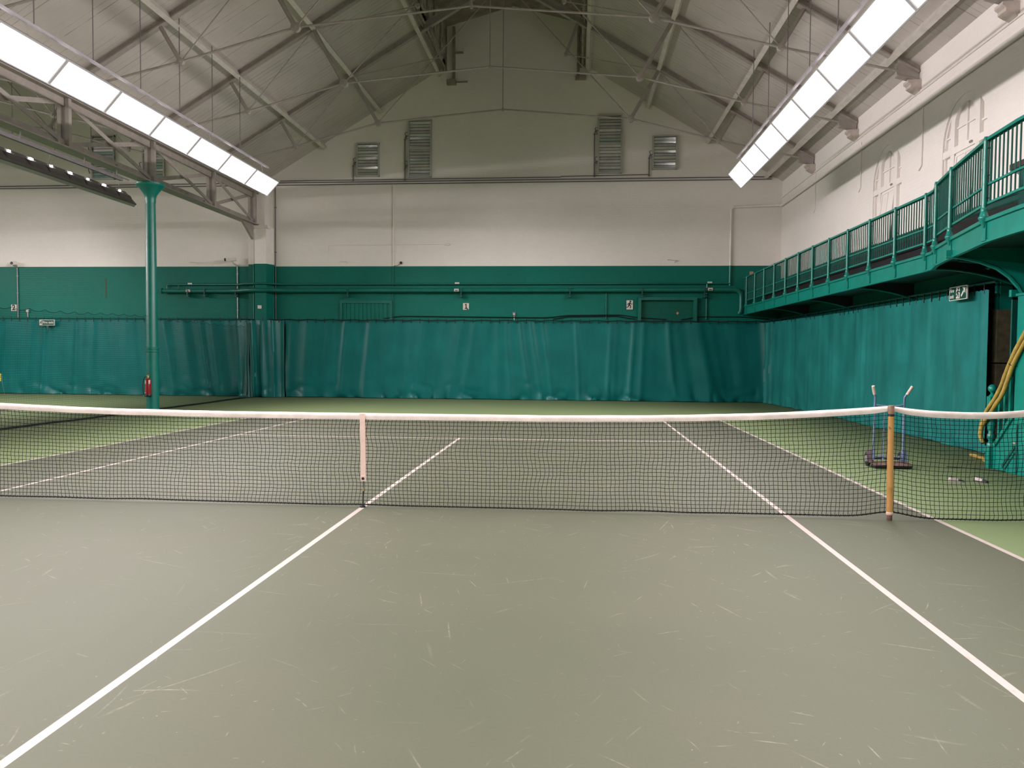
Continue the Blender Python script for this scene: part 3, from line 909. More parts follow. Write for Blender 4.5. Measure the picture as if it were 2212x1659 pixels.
hang('backdrop_curtain', 'bunched teal curtain wrapping the wall pier at the far wall', M['curtain'], [(-9.35,18.12),(-9.1,17.98),(-8.15,17.98),(-7.8,18.22)], 6, seed=31, amp=-.13, shear=.12)
hang('backdrop_curtain', 'teal curtain with the Fire exit sign behind the divider net, left', M['curtain'], [(-26.2,18.3),(-9.3,18.3)], 56, seed=51, amp=-.085, gather=lambda u: .8+.7*max(0,(u-11.5)/5), shear=.18)
hang('side_curtain', 'teal canvas curtain hanging under the gallery along the right wall', M['curtain_side'], [(8.12,18.24),(8.20,17.6),(8.36,15.5),(8.5,13.0),(8.5,5.28)], 42, seed=71, amp=-.05, gather=lambda u: .7+1.6*math.exp(-u/1.4), shear=.05, bottom=.5)
# rails and cables at the curtain head
m = MB(); m.tube([(-26.2,18.36,2.645),(-9.3,18.36,2.645)], .02, 6)
tag(m.build('curtain_rail', M['green_dark'], loc=(-18,18.36,2.6)), 'green curtain rail above the Fire exit curtain on the left', 'rail')
m = MB(); pts = [(-9.3+.2*k, 18.25-.0*k, 2.625+.012*math.sin(k*1.7)) for k in range(90) if -9.3+.2*k < 8.5]; m.tube(pts, .018, 6)
tag(m.build('curtain_wire', M['cable'], loc=(0,18.25,2.62)), 'black suspension wire along the top of the far curtain', 'wire')
m = MB(); m.tube([(8.52,18.3,2.70),(8.52,5.1,2.70)], .02, 6)
tag(m.build('curtain_rail', M['green_dark'], loc=(8.52,11,2.7)), 'dark curtain rail under the gallery above the side curtain', 'rail')
def cable(pts, lab):
    P = []
    for k in range(len(pts)-1):
        for i in range(8):
            t = i/8; s_ = t*t*(3-2*t)
            P.append((pts[k][0]+(pts[k+1][0]-pts[k][0])*t, BY-.05, pts[k][1]+(pts[k+1][1]-pts[k][1])*s_))
    P.append((pts[-1][0], BY-.05, pts[-1][1]))
    m = MB(); m.tube(P, .014, 6)
    tag(m.build('wall_cable', M['cable'], loc=P[0]), lab, 'cable', 'black cables along the far wall')
cable([(-4.4,2.70),(-3.8,2.77),(1.0,2.74),(1.9,2.82),(3.4,2.84),(4.3,2.74),(5.0,2.70)], 'lower black cable above the far curtain, rising left of the blocked doorway')
cable([(1.3,2.70),(1.9,2.78),(3.3,2.80),(4.0,2.71)], 'short black cable looping above the curtain, left of blocked doorway')
cable([(5.5,2.70),(6.1,2.79),(7.3,2.79),(8.3,2.72)], 'black cable arching above the curtain right of the blocked doorway')

# ------------------------------------------------------------------ divider net on the column line
def divider(y0, y1, lab, scal):
    rt = thing('divider_net', lab, 'net', (GX, y0, 0), 'green divider nets')
    m = MB(); st = .046; R = .0014; ny = int((y1-y0)/st); nz = int(2.36/st)
    def ztop(y):
        f = ((y-y0)/.47) % 1.0
        return 2.42 - .055*math.sin(PI*f) - .05*(n1(y*.5,3)-.5) + scal(y)
    def xoff(y, z): return GX + (n2(y*.9, z*.6, 21)-.5)*.10*(1-z/2.6)
    for i in range(ny+1):
        y = y0+i*st; zt = ztop(y); pts = [(xoff(y,z*zt/4), y, .02+z*(zt-.02)/4) for z in range(5)]
        m.tube(pts, R, 3, cap=False)
    for j in range(1, nz):
        z = .02+j*st; pts = []; y = y0
        k = int((y1-y0)/.5)
        for i in range(k+1):
            y = y0+(y1-y0)*i/k
            if z < ztop(y): pts.append((xoff(y,z), y, z-.01*n1(y,j)))
        if len(pts) > 1: m.tube(pts, R, 3, cap=False)
    m.build('net_mesh', M['divider'], rt, smooth=False)
    m = MB(); pts = []; y = y0
    while y <= y1: pts.append((xoff(y,2.3), y, ztop(y))); y += .059
    m.tube(pts, .0045, 5); m.build('scalloped_head_rope', M['divider'], rt)
    m = MB(); pts = []; y = y0
    while y <= y1: pts.append((xoff(y,0)+.03*(n1(y*1.2,8)-.5), y, .022)); y += .2
    m.tube(pts, .022, 6); m.build('weighted_hem', M['cable'], rt)
divider(3.0, 11.58, 'green mesh divider net left of the green column', lambda y: .10*((y-7.6)/4.0)**2-.06)
divider(11.92, 17.5, 'green mesh divider net between the green column and the far curtain', lambda y: -.04*math.sin(PI*(y-11.92)/5.6))
m = MB()
for k in range(7):
    a = k*2*PI/7; x = GX+.05*math.cos(a); y = 17.65+.10*math.sin(a)
    m.tube([(x,y,2.50),(x+.01,y,1.9),(x*1.0+.03*math.cos(a*2),y+.02,1.2),(x+.04*math.cos(a),y,.5),(x+.07*math.cos(a),y+.06*math.sin(a),.03)], [.03,.035,.03,.04,.05], 7)
m.tube([(GX-.15,17.3,.03),(GX,17.5,.05),(GX+.1,17.7,.07),(GX+.06,17.85,.04)], [.02,.05,.06,.02], 7)
tag(m.build('gathered_net', M['green_dark'], loc=(GX,17.6,0)), 'dark bundle of gathered net against the far curtain left of pier', 'net')

# ------------------------------------------------------------------ wall pipes, conduits, doors
W = BY-.0
m = MB(); m.tube([(-12.15,W-.16,3.60),(-9.7,W-.16,3.605),(-9.4,W-.20,3.606),(-9.05,W-.42,3.61),(-8.85,W-.47,3.61),(-8.3,W-.47,3.61),(-8.1,W-.42,3.612),(-7.8,W-.20,3.613),(-7.5,W-.16,3.614),(7.05,W-.16,3.655),(7.25,W-.16,3.64),(7.36,W-.16,3.55),(7.38,W-.16,3.4),(7.38,W-.16,3.05),(7.37,W-.14,2.95),(7.33,W-.10,2.90)], .070, 12)
m.lathe([(.10,0),(.10,.03)], (-12.15,W-.16,3.60), 12, 0, Matrix.Rotation(PI/2,3,'Y'))
tag(m.build('heating_pipe', M['green_pipe'], loc=(0,W-.16,3.6)), 'thick green pipe along the far wall bending down at the gallery', 'pipe')
m = MB(); m.tube([(-12.0,W-.07,3.66),(-12.0,W-.07,3.80),(-11.95,W-.07,3.82),(-9.5,W-.07,3.825),(-9.05,W-.44,3.83),(-8.3,W-.44,3.83),(-7.9,W-.07,3.835),(6.98,W-.07,3.87),(7.05,W-.05,3.87)], .03, 8); m.tube([(-11.6,W-.07,3.62),(-11.6,W-.07,3.81)], .02, 6); m.tube([(6.3,W-.07,3.66),(6.3,W-.07,3.86)], .022, 6)
tag(m.build('thin_pipe', M['green_pipe'], loc=(0,W-.07,3.82)), 'thin green pipe just above the thick pipe on far wall', 'pipe')
for k, x in enumerate((-11.2,-10.6,-9.5,-5.6,-1.75,1.85,4.2,6.2)):
    m = MB(); m.box(x-.02, x+.02, W-.25, W, 3.47+k*.003, 3.52+k*.003); m.box(x-.015, x+.015, W-.255, W-.235, 3.47, 3.72); m.box(x-.05,x+.03,W-.22,W,3.40,3.46)
    names = ['nearest the left end of','second from the left end of','left of the wall pier under','above the plank door on','near the wall labels on','middle of the right half of','left of the blocked doorway on','near the right bend of']
    tag(m.build('pipe_bracket', M['green_dark'], loc=(x,W,3.5)), 'green bracket %s the thick pipe' % names[k], 'bracket', 'pipe brackets')
# labels on pipes
for k, (x, z, h) in enumerate([(-11.17,3.60,.085),(-11.17,3.855,.05),(-1.91,3.63,.085),(-1.91,3.875,.05),(6.38,3.67,.085),(6.38,3.90,.05)]):
    rt = thing('pipe_label', ['pale label on the thick pipe near the green column','pale label on the thin pipe near the green column','pale label on the thick pipe above the number 1 sign','pale label on the thin pipe above the number 1 sign','pale label on the thick pipe near the gallery end','pale label on the thin pipe near the gallery end'][k], 'label', (x,W-.25,z), 'pipe labels')
    yy = W-.246 if k % 2 == 0 else W-.106
    m = MB(); m.box(x-.075, x+.075, yy-.006, yy, z-h/2, z+h/2); m.build('plate', M['cream_sign'], rt)
    if k % 2 == 0:
        m = MB()
        for q in range(3): m.box(x-.045+q*.032, x-.02+q*.032, yy-.009, yy-.006, z-.032, z+.005)
        m.build('lettering', M['sign_black'], rt)
# high conduits
for k, (z, x0, x1, r) in enumerate([(7.24,-26.3,8.3,.018),(7.16,-26.3,8.3,.018)]):
    m = MB(); m.tube([(x0,W-.03,z-.01),(x1,W-.03,z+.06)], r, 6)
    tag(m.build('conduit', M['light_back'], loc=(0,W,z)), ['upper of the two long dark conduits across the far gable','lower of the two long dark conduits across the far gable'][k], 'conduit', 'long gable conduits')
def louvre_conduit(xa, xb, z, drops, lab):
    m = MB(); m.tube([(xa,W-.03,z),(xb,W-.03,z+.03)], .016, 6)
    for (x, zt) in drops:
        m.tube([(x,W-.04,z),(x,W-.04,zt-.10),(x+.02,W-.05,zt-.02),(x+.10,W-.07,zt)], .018, 6)
        m.sphere((x,W-.05,z), .035, 8, 6); m.sphere((x,W-.05,zt-.12), .035, 8, 6)
    tag(m.build('conduit', M['light_back'], loc=((xa+xb)/2,W,z)), lab, 'conduit')
louvre_conduit(-8.0, 1.5, 7.33, [(-5.46,7.92),(-3.70,8.77),(-3.69,7.80)], 'dark conduit feeding the two louvre windows left of centre')
louvre_conduit(1.5, 4.40, 7.38, [(2.60,8.85),(2.61,7.85),(4.38,8.05)], 'dark conduit feeding the two louvre windows right of centre')
def drop(x, z0, z1, lab, mat='light_back', r=.016, y=None):
    m = MB(); m.tube([(x,(y or W-.03),z0),(x,(y or W-.03),z1)], r, 6)
    for k in range(3): 
        z = z0+(z1-z0)*(k+.5)/3; m.box(x-.035,x+.035,(y or W-.03)-.01,W,z-.012,z+.012)
    tag(m.build('conduit', M[mat], loc=(x,W,z0)), lab, 'conduit')
drop(-8.17, 2.65, 7.2, 'tall dark vertical conduit right of the wall pier')
drop(-4.10, 4.45, 7.15, 'thin white vertical pipe on the wall above the plank door', 'white', .014)
drop(-4.10, 2.65, 4.45, 'thin green vertical pipe along the right side of the plank door', 'wall_green', .014)
drop(3.05, 2.7, 3.55, 'green vertical pipe left of the running man sign', 'wall_green', .025)
drop(6.3, 2.7, 3.57, 'green vertical pipe right of the blocked doorway', 'wall_green', .03)
drop(-9.52, 2.65, 4.5, 'silver conduit below the security camera near the pier', 'grey_metal', .02)
drop(-17.5, 2.65, 4.42, 'silver conduit below the round camera at far left', 'grey_metal', .02)
m = MB(); m.tube([(-6.3,W-.02,5.16),(-2.35,W-.02,5.17)], .008, 5); m.sphere((-2.25,W-.02,5.17), .05, 10, 6, 0, (2.2,.6,.8)); m.tube([(-6.3,W-.02,5.16),(-6.3,W-.02,4.9)], .008, 5)
tag(m.build('wall_cable', M['white'], loc=(-4.3,W,5.16)), 'thin white painted cable ending in a small oval box', 'cable')
for k, (x, z) in enumerate([(-11.05,4.56),(-5.75,4.58),(5.15,4.6)]):
    m = MB(); m.tube([(x-.12,W-.01,z+.05),(x-.12,W-.10,z+.05),(x+.10,W-.10,z+.03),(x+.10,W-.01,z-.04)], .012, 6)
    tag(m.build('wall_hook', M['white'], loc=(x,W,z)), ['small white hook on the painted band right of the green column','small white hook above the plank door','small white hook above the blocked doorway'][k], 'hook', 'small hooks above the green band')
m = MB(); m.box(-3.86,-3.80,W-.06,W,4.52,4.60); m.tube([(-3.85,W-.03,4.53),(-3.95,W-.01,4.47),(-4.08,W-.01,4.46)], .008, 5)
tag(m.build('sensor_box', M['black'], loc=(-3.83,W,4.56)), 'tiny black box with wire just above the green band', 'box')
# rust streak as a worn strip of missing paint
m = MB(); m.box(-14.27,-14.24,W-.006,W,3.35,4.05)
tag(m.build('wall_strip', M['pad'], loc=(-14.25,W,3.7)), 'narrow brown strip on green wall left of the column', 'strip')

def plank_door():
    rt = thing('door_1', 'green plank door with frame above the curtain left of centre', 'door', (-5.0,W,2.6), kind='structure')
    m = MB(); x0, x1, z0, z1 = -5.93, -4.12, 2.0, 3.29
    m.box(x0,x0+.09,W-.06,W,z0,z1); m.box(x1-.09,x1,W-.06,W,z0,z1); m.box(x0,x1,W-.062,W,z1-.09,z1); m.build('door_frame', M['green_pipe'], rt)
    m = MB(); k = 0; x = x0+.09
    while x < x1-.1:
        m.box(x+.006, min(x+.135, x1-.09), W-.025, W, z0, z1-.09); x += .14
    m.build('planks', M['wall_green'], rt)
plank_door()
def blocked_door():
    rt = thing('door_2', 'green doorway filled with painted blocks right of centre', 'door', (5.0,W,2.6), kind='structure')
    x0, x1, z0, z1 = 4.08, 5.98, 2.0, 3.41
    m = MB(); m.box(x0,x0+.10,W-.16,W,z0,z1); m.box(x1-.11,x1,W-.16,W,z0,z1); m.box(x0,x1,W-.162,W,z1-.09,z1); m.build('door_frame', M['green_pipe'], rt)
    m = MB(); m.box(x0+.1,x1-.1,W-.02,W+.001,z0,z1-.08); m.build('block_infill', M['block_green'], rt)
    m = MB(); m.sphere((5.38,W-.03,2.90),.045,10,6,0,(1,.4,1)); m.build('worn_plug', M['bolt'], rt)
blocked_door()

# louvre windows
def louvre(n, x0, x1, z0, z1, lab, split=False):
    rt = thing('window_%d' % n, lab, 'window', ((x0+x1)/2, W, z0), kind='structure')
    y = W-.09; m = MB(); f = .045
    m.box(x0,x0+f,y,W,z0,z1); m.box(x1-f,x1,y,W,z0,z1); m.box(x0,x1,y-.002,W,z0,z0+f); m.box(x0,x1,y-.002,W,z1-f,z1)
    if split: zc = (z0+z1)/2; m.box(x0,x1,y-.002,W,zc-.03,zc+.03)
    m.build('window_frame', M['louvre_frame'], rt)
    b = MB(); nb = int(round((z1-z0)/.107)); h = (z1-z0-2*f)/nb
    rr = random.Random(n)
    for k in range(nb):
        z = z0+f+h*k; tl = .006+.030*rr.random()
        yb = y+.055; yt = y+.055-tl
        b.add([(x0+f,yb,z),(x1-f,yb,z),(x1-f,yt,z+h*.80),(x0+f,yt,z+h*.80),
               (x0+f,yb+.006,z),(x1-f,yb+.006,z),(x1-f,yt+.006,z+h*.80),(x0+f,yt+.006,z+h*.80)],
              [(0,1,2,3),(7,6,5,4),(0,4,5,1),(1,5,6,2),(2,6,7,3),(3,7,4,0)])
    b.build('louvre_blades', M['louvre'], rt, smooth=False)
    k = MB(); k.box(x0+.01,x1-.01,W-.03,W-.005,z0+.02,z1-.02); k.build('backing', M['void'], rt)
    h_ = MB()
    for zz in ((z0+z1)/2,) if not split else (z0+(z1-z0)*.25, z0+(z1-z0)*.75):
        h_.tube([(x0-.02,y-.02,zz+.05),(x0-.10,y-.01,zz+.03),(x0-.03,y-.03,zz-.18)], .015, 6)
    h_.build('crank_arm', M['light_back'], rt)
louvre(6, -5.35, -4.57, 7.44, 8.56, 'short louvre window left of centre on the far gable')
louvre(7, -3.59, -2.80, 7.40, 9.30, 'tall louvre window left of centre on the far gable', True)
louvre(8, 2.71, 3.50, 7.46, 9.36, 'tall louvre window right of centre on the far gable', True)
louvre(9, 4.48, 5.28, 7.56, 8.66, 'short louvre window right of centre on the far gable')
louvre(10, -14.70, -13.86, 7.44, 8.95, 'louvre window behind the girder on second court gable', True)
louvre(11, -12.85, -12.07, 7.46, 8.45, 'louvre window partly hidden by the girder post above the column')
# ridge boxes and vertical posts at lantern ends
m = MB(); V = W-.004; m.box(-2.28,-1.98,W-.2,V,10.42,10.56); m.box(-2.10,-2.02,W-.12,V,10.56,12.3); m.box(-2.02,-1.75,W-.05,V,11.45,11.50); m.box(-1.98,-1.6,W-.05,V,10.50,10.53)
tag(m.build('lantern_post', M['lantern_wood'], loc=(-2.1,W,10.4)), 'dark post and box at the lantern edge, left of the gable peak', 'post', 'lantern posts on the far gable')
m = MB(); m.box(1.95,2.3,W-.15,V,10.5,10.62); m.box(2.0,2.08,W-.1,V,10.6,12.3)
tag(m.build('lantern_post', M['lantern_wood'], loc=(2.1,W,10.5)), 'post and box at the lantern edge, right of the gable peak', 'post', 'lantern posts on the far gable')

# signs
def text(body, size, loc, rot, mat, parent, name='lettering', ext=.002, align='CENTER', bold=0.0):
    cu = bpy.data.curves.new(name, 'FONT'); cu.body = body; cu.size = size; cu.extrude = ext; cu.offset = bold
    cu.align_x = align; cu.align_y = 'CENTER'
    t = bpy.data.objects.new(name+'_curve', cu); COL.objects.link(t)
    bpy.context.view_layer.update()
    me = bpy.data.meshes.new_from_object(t.evaluated_get(bpy.context.evaluated_depsgraph_get()))
    bpy.data.objects.remove(t); bpy.data.curves.remove(cu)
    me.materials.clear(); me.materials.append(mat)
    o = bpy.data.objects.new(name, me); COL.objects.link(o)
    o.parent = parent; o.location = Vector(loc)-ROOTLOC[parent.as_pointer()]; o.rotation_euler = rot
    return o
def court_sign(n, x, z, lab):
    rt = thing('number_sign', lab, 'sign', (x,W,z))
    m = MB(); m.box(x-.10,x+.10,W-.02,W,z-.115,z+.105); m.build('plate', M['cream_sign'], rt)
    if n == '2': text(n, .26, (x,W-.024,z-.005), (PI/2,0,0), M['sign_black'], rt, bold=.006)
    else:
        m = MB(); y = W-.021
        m.prism([(x-.012,y,z-.07),(x+.022,y,z-.07),(x+.022,y,z+.085),(x-.004,y,z+.085),(x-.04,y,z+.05),(x-.028,y,z+.03),(x-.012,y,z+.045)], (0,-.004,0))
        m.box(x-.045,x+.05,y-.004,y,z-.085,z-.06); m.build('numeral', M['sign_black'], rt)
        m = MB(); m.prism([(x+.03,y,z-.115),(x+.10,y,z-.115),(x+.01,y,z-.02)], (0,-.003,0))
        m.prism([(x-.09,y,z+.107),(x+.10,y,z+.107),(x+.10,y,z+.06),(x-.0,y,z+.045)], (0,-.002,0)) if False else None
        m.build('torn_patch', M['wall_green'], rt)
court_sign('1', -1.62, 3.11, 'square sign with a black number 1 on green wall')
court_sign('2', -17.66, 3.02, 'square sign with a black number 2 at far left')
def man(P, s, mat, parent, name):
    """running figure; P(u,v) maps sign coords to world"""
    m = MB(); q = lambda u, v: P(u*s, v*s)
    def limb(a, b, w):
        A = Vector(q(*a)); B = Vector(q(*b)); n = (Vector(q(0,0))-Vector(P(0,0,.001))).normalized()
        m.bar(A, B, w*s, .004, n)
    hd = [q(.10+.11*math.cos(t*PI/6), .40+.11*math.sin(t*PI/6)) for t in range(12)]
    nn = Vector(P(0,0,.003))-Vector(P(0,0,0))
    m.prism(hd, nn)
    limb((.06,.27),(-.08,-.05),.2); limb((-.06,0),(.16,-.16),.12); limb((.16,-.16),(.08,-.42),.10)
    limb((-.08,-.03),(-.16,-.25),.12); limb((-.16,-.25),(-.38,-.30),.10)
    limb((.04,.22),(-.22,.14),.08); limb((-.22,.14),(-.28,-.02),.07); limb((.06,.22),(.24,.08),.08); limb((.24,.08),(.36,.16),.07)
    return m.build(name, mat, parent)
def exit_square():
    x, z = 3.81, 3.17
    rt = thing('exit_sign', 'small square running man sign beside the blocked doorway', 'sign', (x,W,z))
    m = MB(); m.box(x-.13,x+.13,W-.015,W,z-.17,z+.17); m.build('plate', M['sign_green'], rt)
    m = MB(); m.box(x-.10,x+.11,W-.02,W-.014,z-.15,z+.15); m.build('white_panel', M['sign_white'], rt)
    man(lambda u, v, w=0: (x+u, W-.022-w, z+v), .27, M['sign_black'], rt, 'running_figure')
exit_square()
def fire_exit_left():
    x, z, y = -16.22, 2.49, 18.17
    rt = thing('exit_sign', 'long green Fire exit sign on the left curtain', 'sign', (x,y,z))
    m = MB(); m.box(x-.27,x+.27,y,y+.03,z-.10,z+.10); m.build('plate', M['sign_white'], rt)
    m = MB(); m.box(x-.255,x+.255,y-.004,y,z-.085,z+.085); m.build('green_panel', M['sign_green'], rt)
    m = MB(); m.box(x-.25,x-.165,y-.008,y-.004,z-.08,z+.08); m.build('white_panel', M['sign_white'], rt)
    man(lambda u, v, w=0: (x-.205+u, y-.010-w, z+v), .14, M['sign_green'], rt, 'running_figure')
    text('Fire exit', .115, (x+.045,y-.007,z), (PI/2,0,0), M['sign_white'], rt, bold=.002)
    m = MB(); m.prism([(x-.05,y+.03,z-.10),(x+.05,y+.03,z-.10),(x,y+.03,z-.34)], (0,.015,0)); m.build('fixing_tab', M['green_dark'], rt)
fire_exit_left()
def fire_exit_right():
    X = 8.36; y0, y1, z0, z1 = 6.27, 5.67, 2.475, 2.70
    c = (X,(y0+y1)/2,(z0+z1)/2); w = y0-y1; h = z1-z0
    rt = thing('exit_sign', 'green Fire exit sign with arrow on the right side curtain', 'sign', c)
    P = lambda u, v, d=0: (X-d, c[1]-u, c[2]+v)     # u runs left to right as seen
    m = MB(); m.box(X,X+.02,y1,y0,z0,z1); m.build('plate', M['sign_white'], rt)
    m = MB(); m.box(X-.004,X,y1+.02,y0-.02,z0+.012,z1-.012); m.build('green_panel', M['sign_green'], rt)
    rot = (PI/2,0,-PI/2)
    text('Fire', .092, P(-.265,.050,.006), rot, M['sign_white'], rt, align='LEFT', bold=.001)
    text('exit', .092, P(-.265,-.048,.006), rot, M['sign_white'], rt, align='LEFT', bold=.001)
    m = MB(); m.prism([P(-.045,-.09,.004),P(.075,-.09,.004),P(.075,.095,.004),P(-.045,.095,.004)], (-.003,0,0)); m.build('white_panel', M['sign_white'], rt)
    man(lambda u, v, d=0: P(.018+u, v, .0085+d), .17, M['sign_green'], rt, 'running_figure')
    m = MB(); m.bar(P(.125,-.06,.006),P(.225,.04,.006),.035,.004,(1,0,0))
    m.prism([P(.26,.085,.004),P(.26,-.015,.004),P(.16,.085,.004)], (-.004,0,0)); m.build('arrow', M['sign_white'], rt)
    for q in (-.2, .2):
        m = MB(); m.tube([P(q,.11,-.01),P(q,.20,-.06)], .006, 5); m.build('hook', M['cable'], rt)
fire_exit_right()
def small_boxes():
    for k, (x, z, lab) in enumerate([(0.0,2.83,'small grey switch box on green wall right of number 1 sign'), (-17.14,2.88,'small grey switch box right of number 2 sign')]):
        rt = thing('switch_box', lab, 'box', (x,W,z), 'switch boxes above the curtains')
        m = MB(); m.box(x-.05,x+.05,W-.05,W,z-.02,z+.085); m.build('box', M['grey_metal'], rt)
        m = MB(); m.box(x-.022,x+.022,W-.058,W-.05,z+.0,z+.05); m.build('switch', M['sign_white'], rt)
        m = MB(); m.tube([(x,W-.03,z-.02),(x+.005,W-.03,z-.20)], .011, 6); m.build('cable_tail', M['sign_white'], rt)
    m = MB(); m.box(-8.65,-8.52,18.09,18.125,2.99,3.10); tag(m.build('socket_box', M['sign_white'], loc=(-8.58,18.1,3.0)), 'small white box on the green wall pier', 'box')
    m = MB(); m.box(7.66,7.78,W-.04,W,4.10,4.26); tag(m.build('alarm_box', M['bolt'], loc=(7.7,W,4.1)), 'small orange red box on wall behind the gallery end', 'box')
small_boxes()
def cameras():
    x, y, z = -17.53, W-.16, 4.55
    rt = thing('security_camera', 'round white security camera at far left of the white wall', 'camera', (x,W,4.5))
    R = Matrix.Rotation(PI/2, 3, 'X')
    m = MB(); m.lathe([(.06,-.12),(.075,-.10),(.075,.08),(.065,.10)], (x,y,z), 16, 0, R); m.build('body', M['sign_white'], rt)
    m = MB(); m.lathe([(.05,.09),(.05,.108)], (x,y,z), 14, 0, R); m.build('lens', M['black'], rt)
    m = MB(); m.tube([(x,W,4.47),(x,y+.02,4.47),(x,y,4.52)], .02, 6); m.box(x-.07,x+.0,y-.04,y+.0,4.455,4.475); m.build('bracket', M['grey_metal'], rt)
    x, z = -9.60, 4.62
    rt = thing('security_camera', 'white box security camera on bracket left of the pier', 'camera', (x,W,4.5))
    a = Vector((x+.12,W-.22,z+.05)); b = Vector((x-.12,W-.52,z+.0))
    m = MB(); m.bar(a, b, .12, .12); m.build('body', M['sign_white'], rt)
    m = MB(); d = (b-a).normalized(); m.bar(b, b+d*.015, .10, .095); m.build('lens', M['black'], rt)
    m = MB(); m.tube([(x+.12,W,4.50),(x+.10,W-.14,4.48),(x+.06,W-.30,4.53),(x+.05,W-.33,4.58)], [.035,.035,.03,.02], 8); m.build('bracket', M['sign_white'], rt)
cameras()

# ------------------------------------------------------------------ fire extinguisher on the column
def extinguisher():
    x, y = -8.80+.0, 11.75-.23
    x = -8.785-.0
    rt = thing('fire_extinguisher', 'red fire extinguisher hung on the green column', 'fire extinguisher', (x,y,.36))
    c = (x, y, 0)
    m = MB(); m.lathe([(.076,.42),(.078,.44),(.078,.755),(.07,.79),(.045,.82),(.03,.835)], c, 20); m.build('cylinder', M['red'], rt)
    m = MB(); m.lathe([(.074,.365),(.079,.37),(.079,.43),(.074,.435)], c, 20); m.build('base_cap', M['black'], rt)
    m = MB(); m.lathe([(.024,.835),(.026,.86),(.02,.885)], c, 12); m.build('valve', M['brass'], rt)
    m = MB(); m.bar((x-.02,y-.02,.90),(x+.06,y-.05,.915),.02,.012); m.bar((x-.02,y-.02,.875),(x+.055,y-.05,.865),.018,.01); m.sphere((x-.0,y-.02,.91),.016,8,6); m.build('handle', M['brass'], rt)
    m = MB(); m.tube([(x-.02,y-.02,.87),(x-.07,y-.02,.87),(x-.115,y-.02,.80),(x-.13,y-.02,.66),(x-.125,y-.02,.52),(x-.11,y-.02,.40)], .012, 7); m.build('hose', M['black'], rt)
    m = MB(); m.tube([(x-.11,y-.02,.415),(x-.108,y-.02,.385)], .014, 7); m.build('nozzle', M['grey_metal'], rt)
    def wrap(a0, a1, z0, z1, mat, name, rr=.0795):
        m = MB(); n = 8; vs = []; fs = []
        for i in range(n+1):
            a = a0+(a1-a0)*i/n
            vs += [(x+rr*math.cos(a), y+rr*math.sin(a), z0), (x+rr*math.cos(a), y+rr*math.sin(a), z1)]
        for i in range(n): fs.append((2*i,2*i+2,2*i+3,2*i+1))
        m.add(vs, fs); return m.build(name, mat, rt)
    wrap(math.radians(195), math.radians(262), .46, .76, M['cream_sign'], 'label_border')
    wrap(math.radians(201), math.radians(256), .475, .70, M['red'], 'label_field', .0802)
    wrap(math.radians(215), math.radians(245), .715, .735, M['red'], 'label_title', .0802)
    m = MB(); m.prism([(x+.055,y-.075,.69),(x+.085,y-.06,.70),(x+.09,y-.055,.79),(x+.07,y-.06,.80),(x+.05,y-.075,.79)], (.004,-.006,0)); m.build('hanging_tag', M['sign_white'], rt)
    m = MB(); m.box(x-.03,x+.03,y+.06,y+.10,.5,.8); m.build('wall_bracket', M['black'], rt)
extinguisher()

# ------------------------------------------------------------------ ball hopper at the left edge
def hopper():
    x0, y0 = -17.40, 17.2
    rt = thing('ball_hopper', 'wire ball basket on legs at the left picture edge', 'basket', (x0,y0,0))
    m = MB()
    for k in range(5):
        z = .46+.07*k
        m.tube([(x0-.14,y0-.14,z),(x0+.14,y0-.14,z),(x0+.14,y0+.14,z),(x0-.14,y0+.14,z),(x0-.14,y0-.14,z)], .003, 5)
    for a in range(5):
        for b in range(5):
            u = -.14+.07*a; v = -.14+.07*b
            if a in (0,4) or b in (0,4): m.tube([(x0+u,y0+v,.46),(x0+u,y0+v,.74)], .003, 5)
        m.tube([(x0-.14+.07*a,y0-.14,.46),(x0-.14+.07*a,y0+.14,.46)], .003, 5)
    m.build('wire_basket', M['grey_metal'], rt)
    for sx in (-1,1):
        for sy in (-1,1):
            m = MB(); m.tube([(x0+sx*.14,y0+sy*.14,.74),(x0+sx*.14,y0+sy*.14,.46),(x0+sx*.19,y0+sy*.19,.0)], .005, 6); m.build('leg', M['grey_metal'], rt)
    first = None
    for lz in range(4):
        for a in range(4):
            for b in range(4):
                if lz == 3 and (a+b) % 2: continue
                x = x0-.102+.068*a+.004*(lz%2); y = y0-.102+.068*b; z = .497+.067*lz
                lab = ('yellow tennis ball in the wire basket, %s layer' % ['bottom','second','third','top'][lz])
                if first is None:
                    m = MB(); m.sphere((x,y,z), .033, 12, 8); first = m.build('tennis_ball', M['ball'], loc=(x,y,z)); tag(first, lab, 'ball', 'tennis balls in the basket')
                    f0 = Vector((x,y,z))
                else:
                    c = first.copy(); COL.objects.link(c); c.location = (x,y,z); c['label'] = lab
hopper()

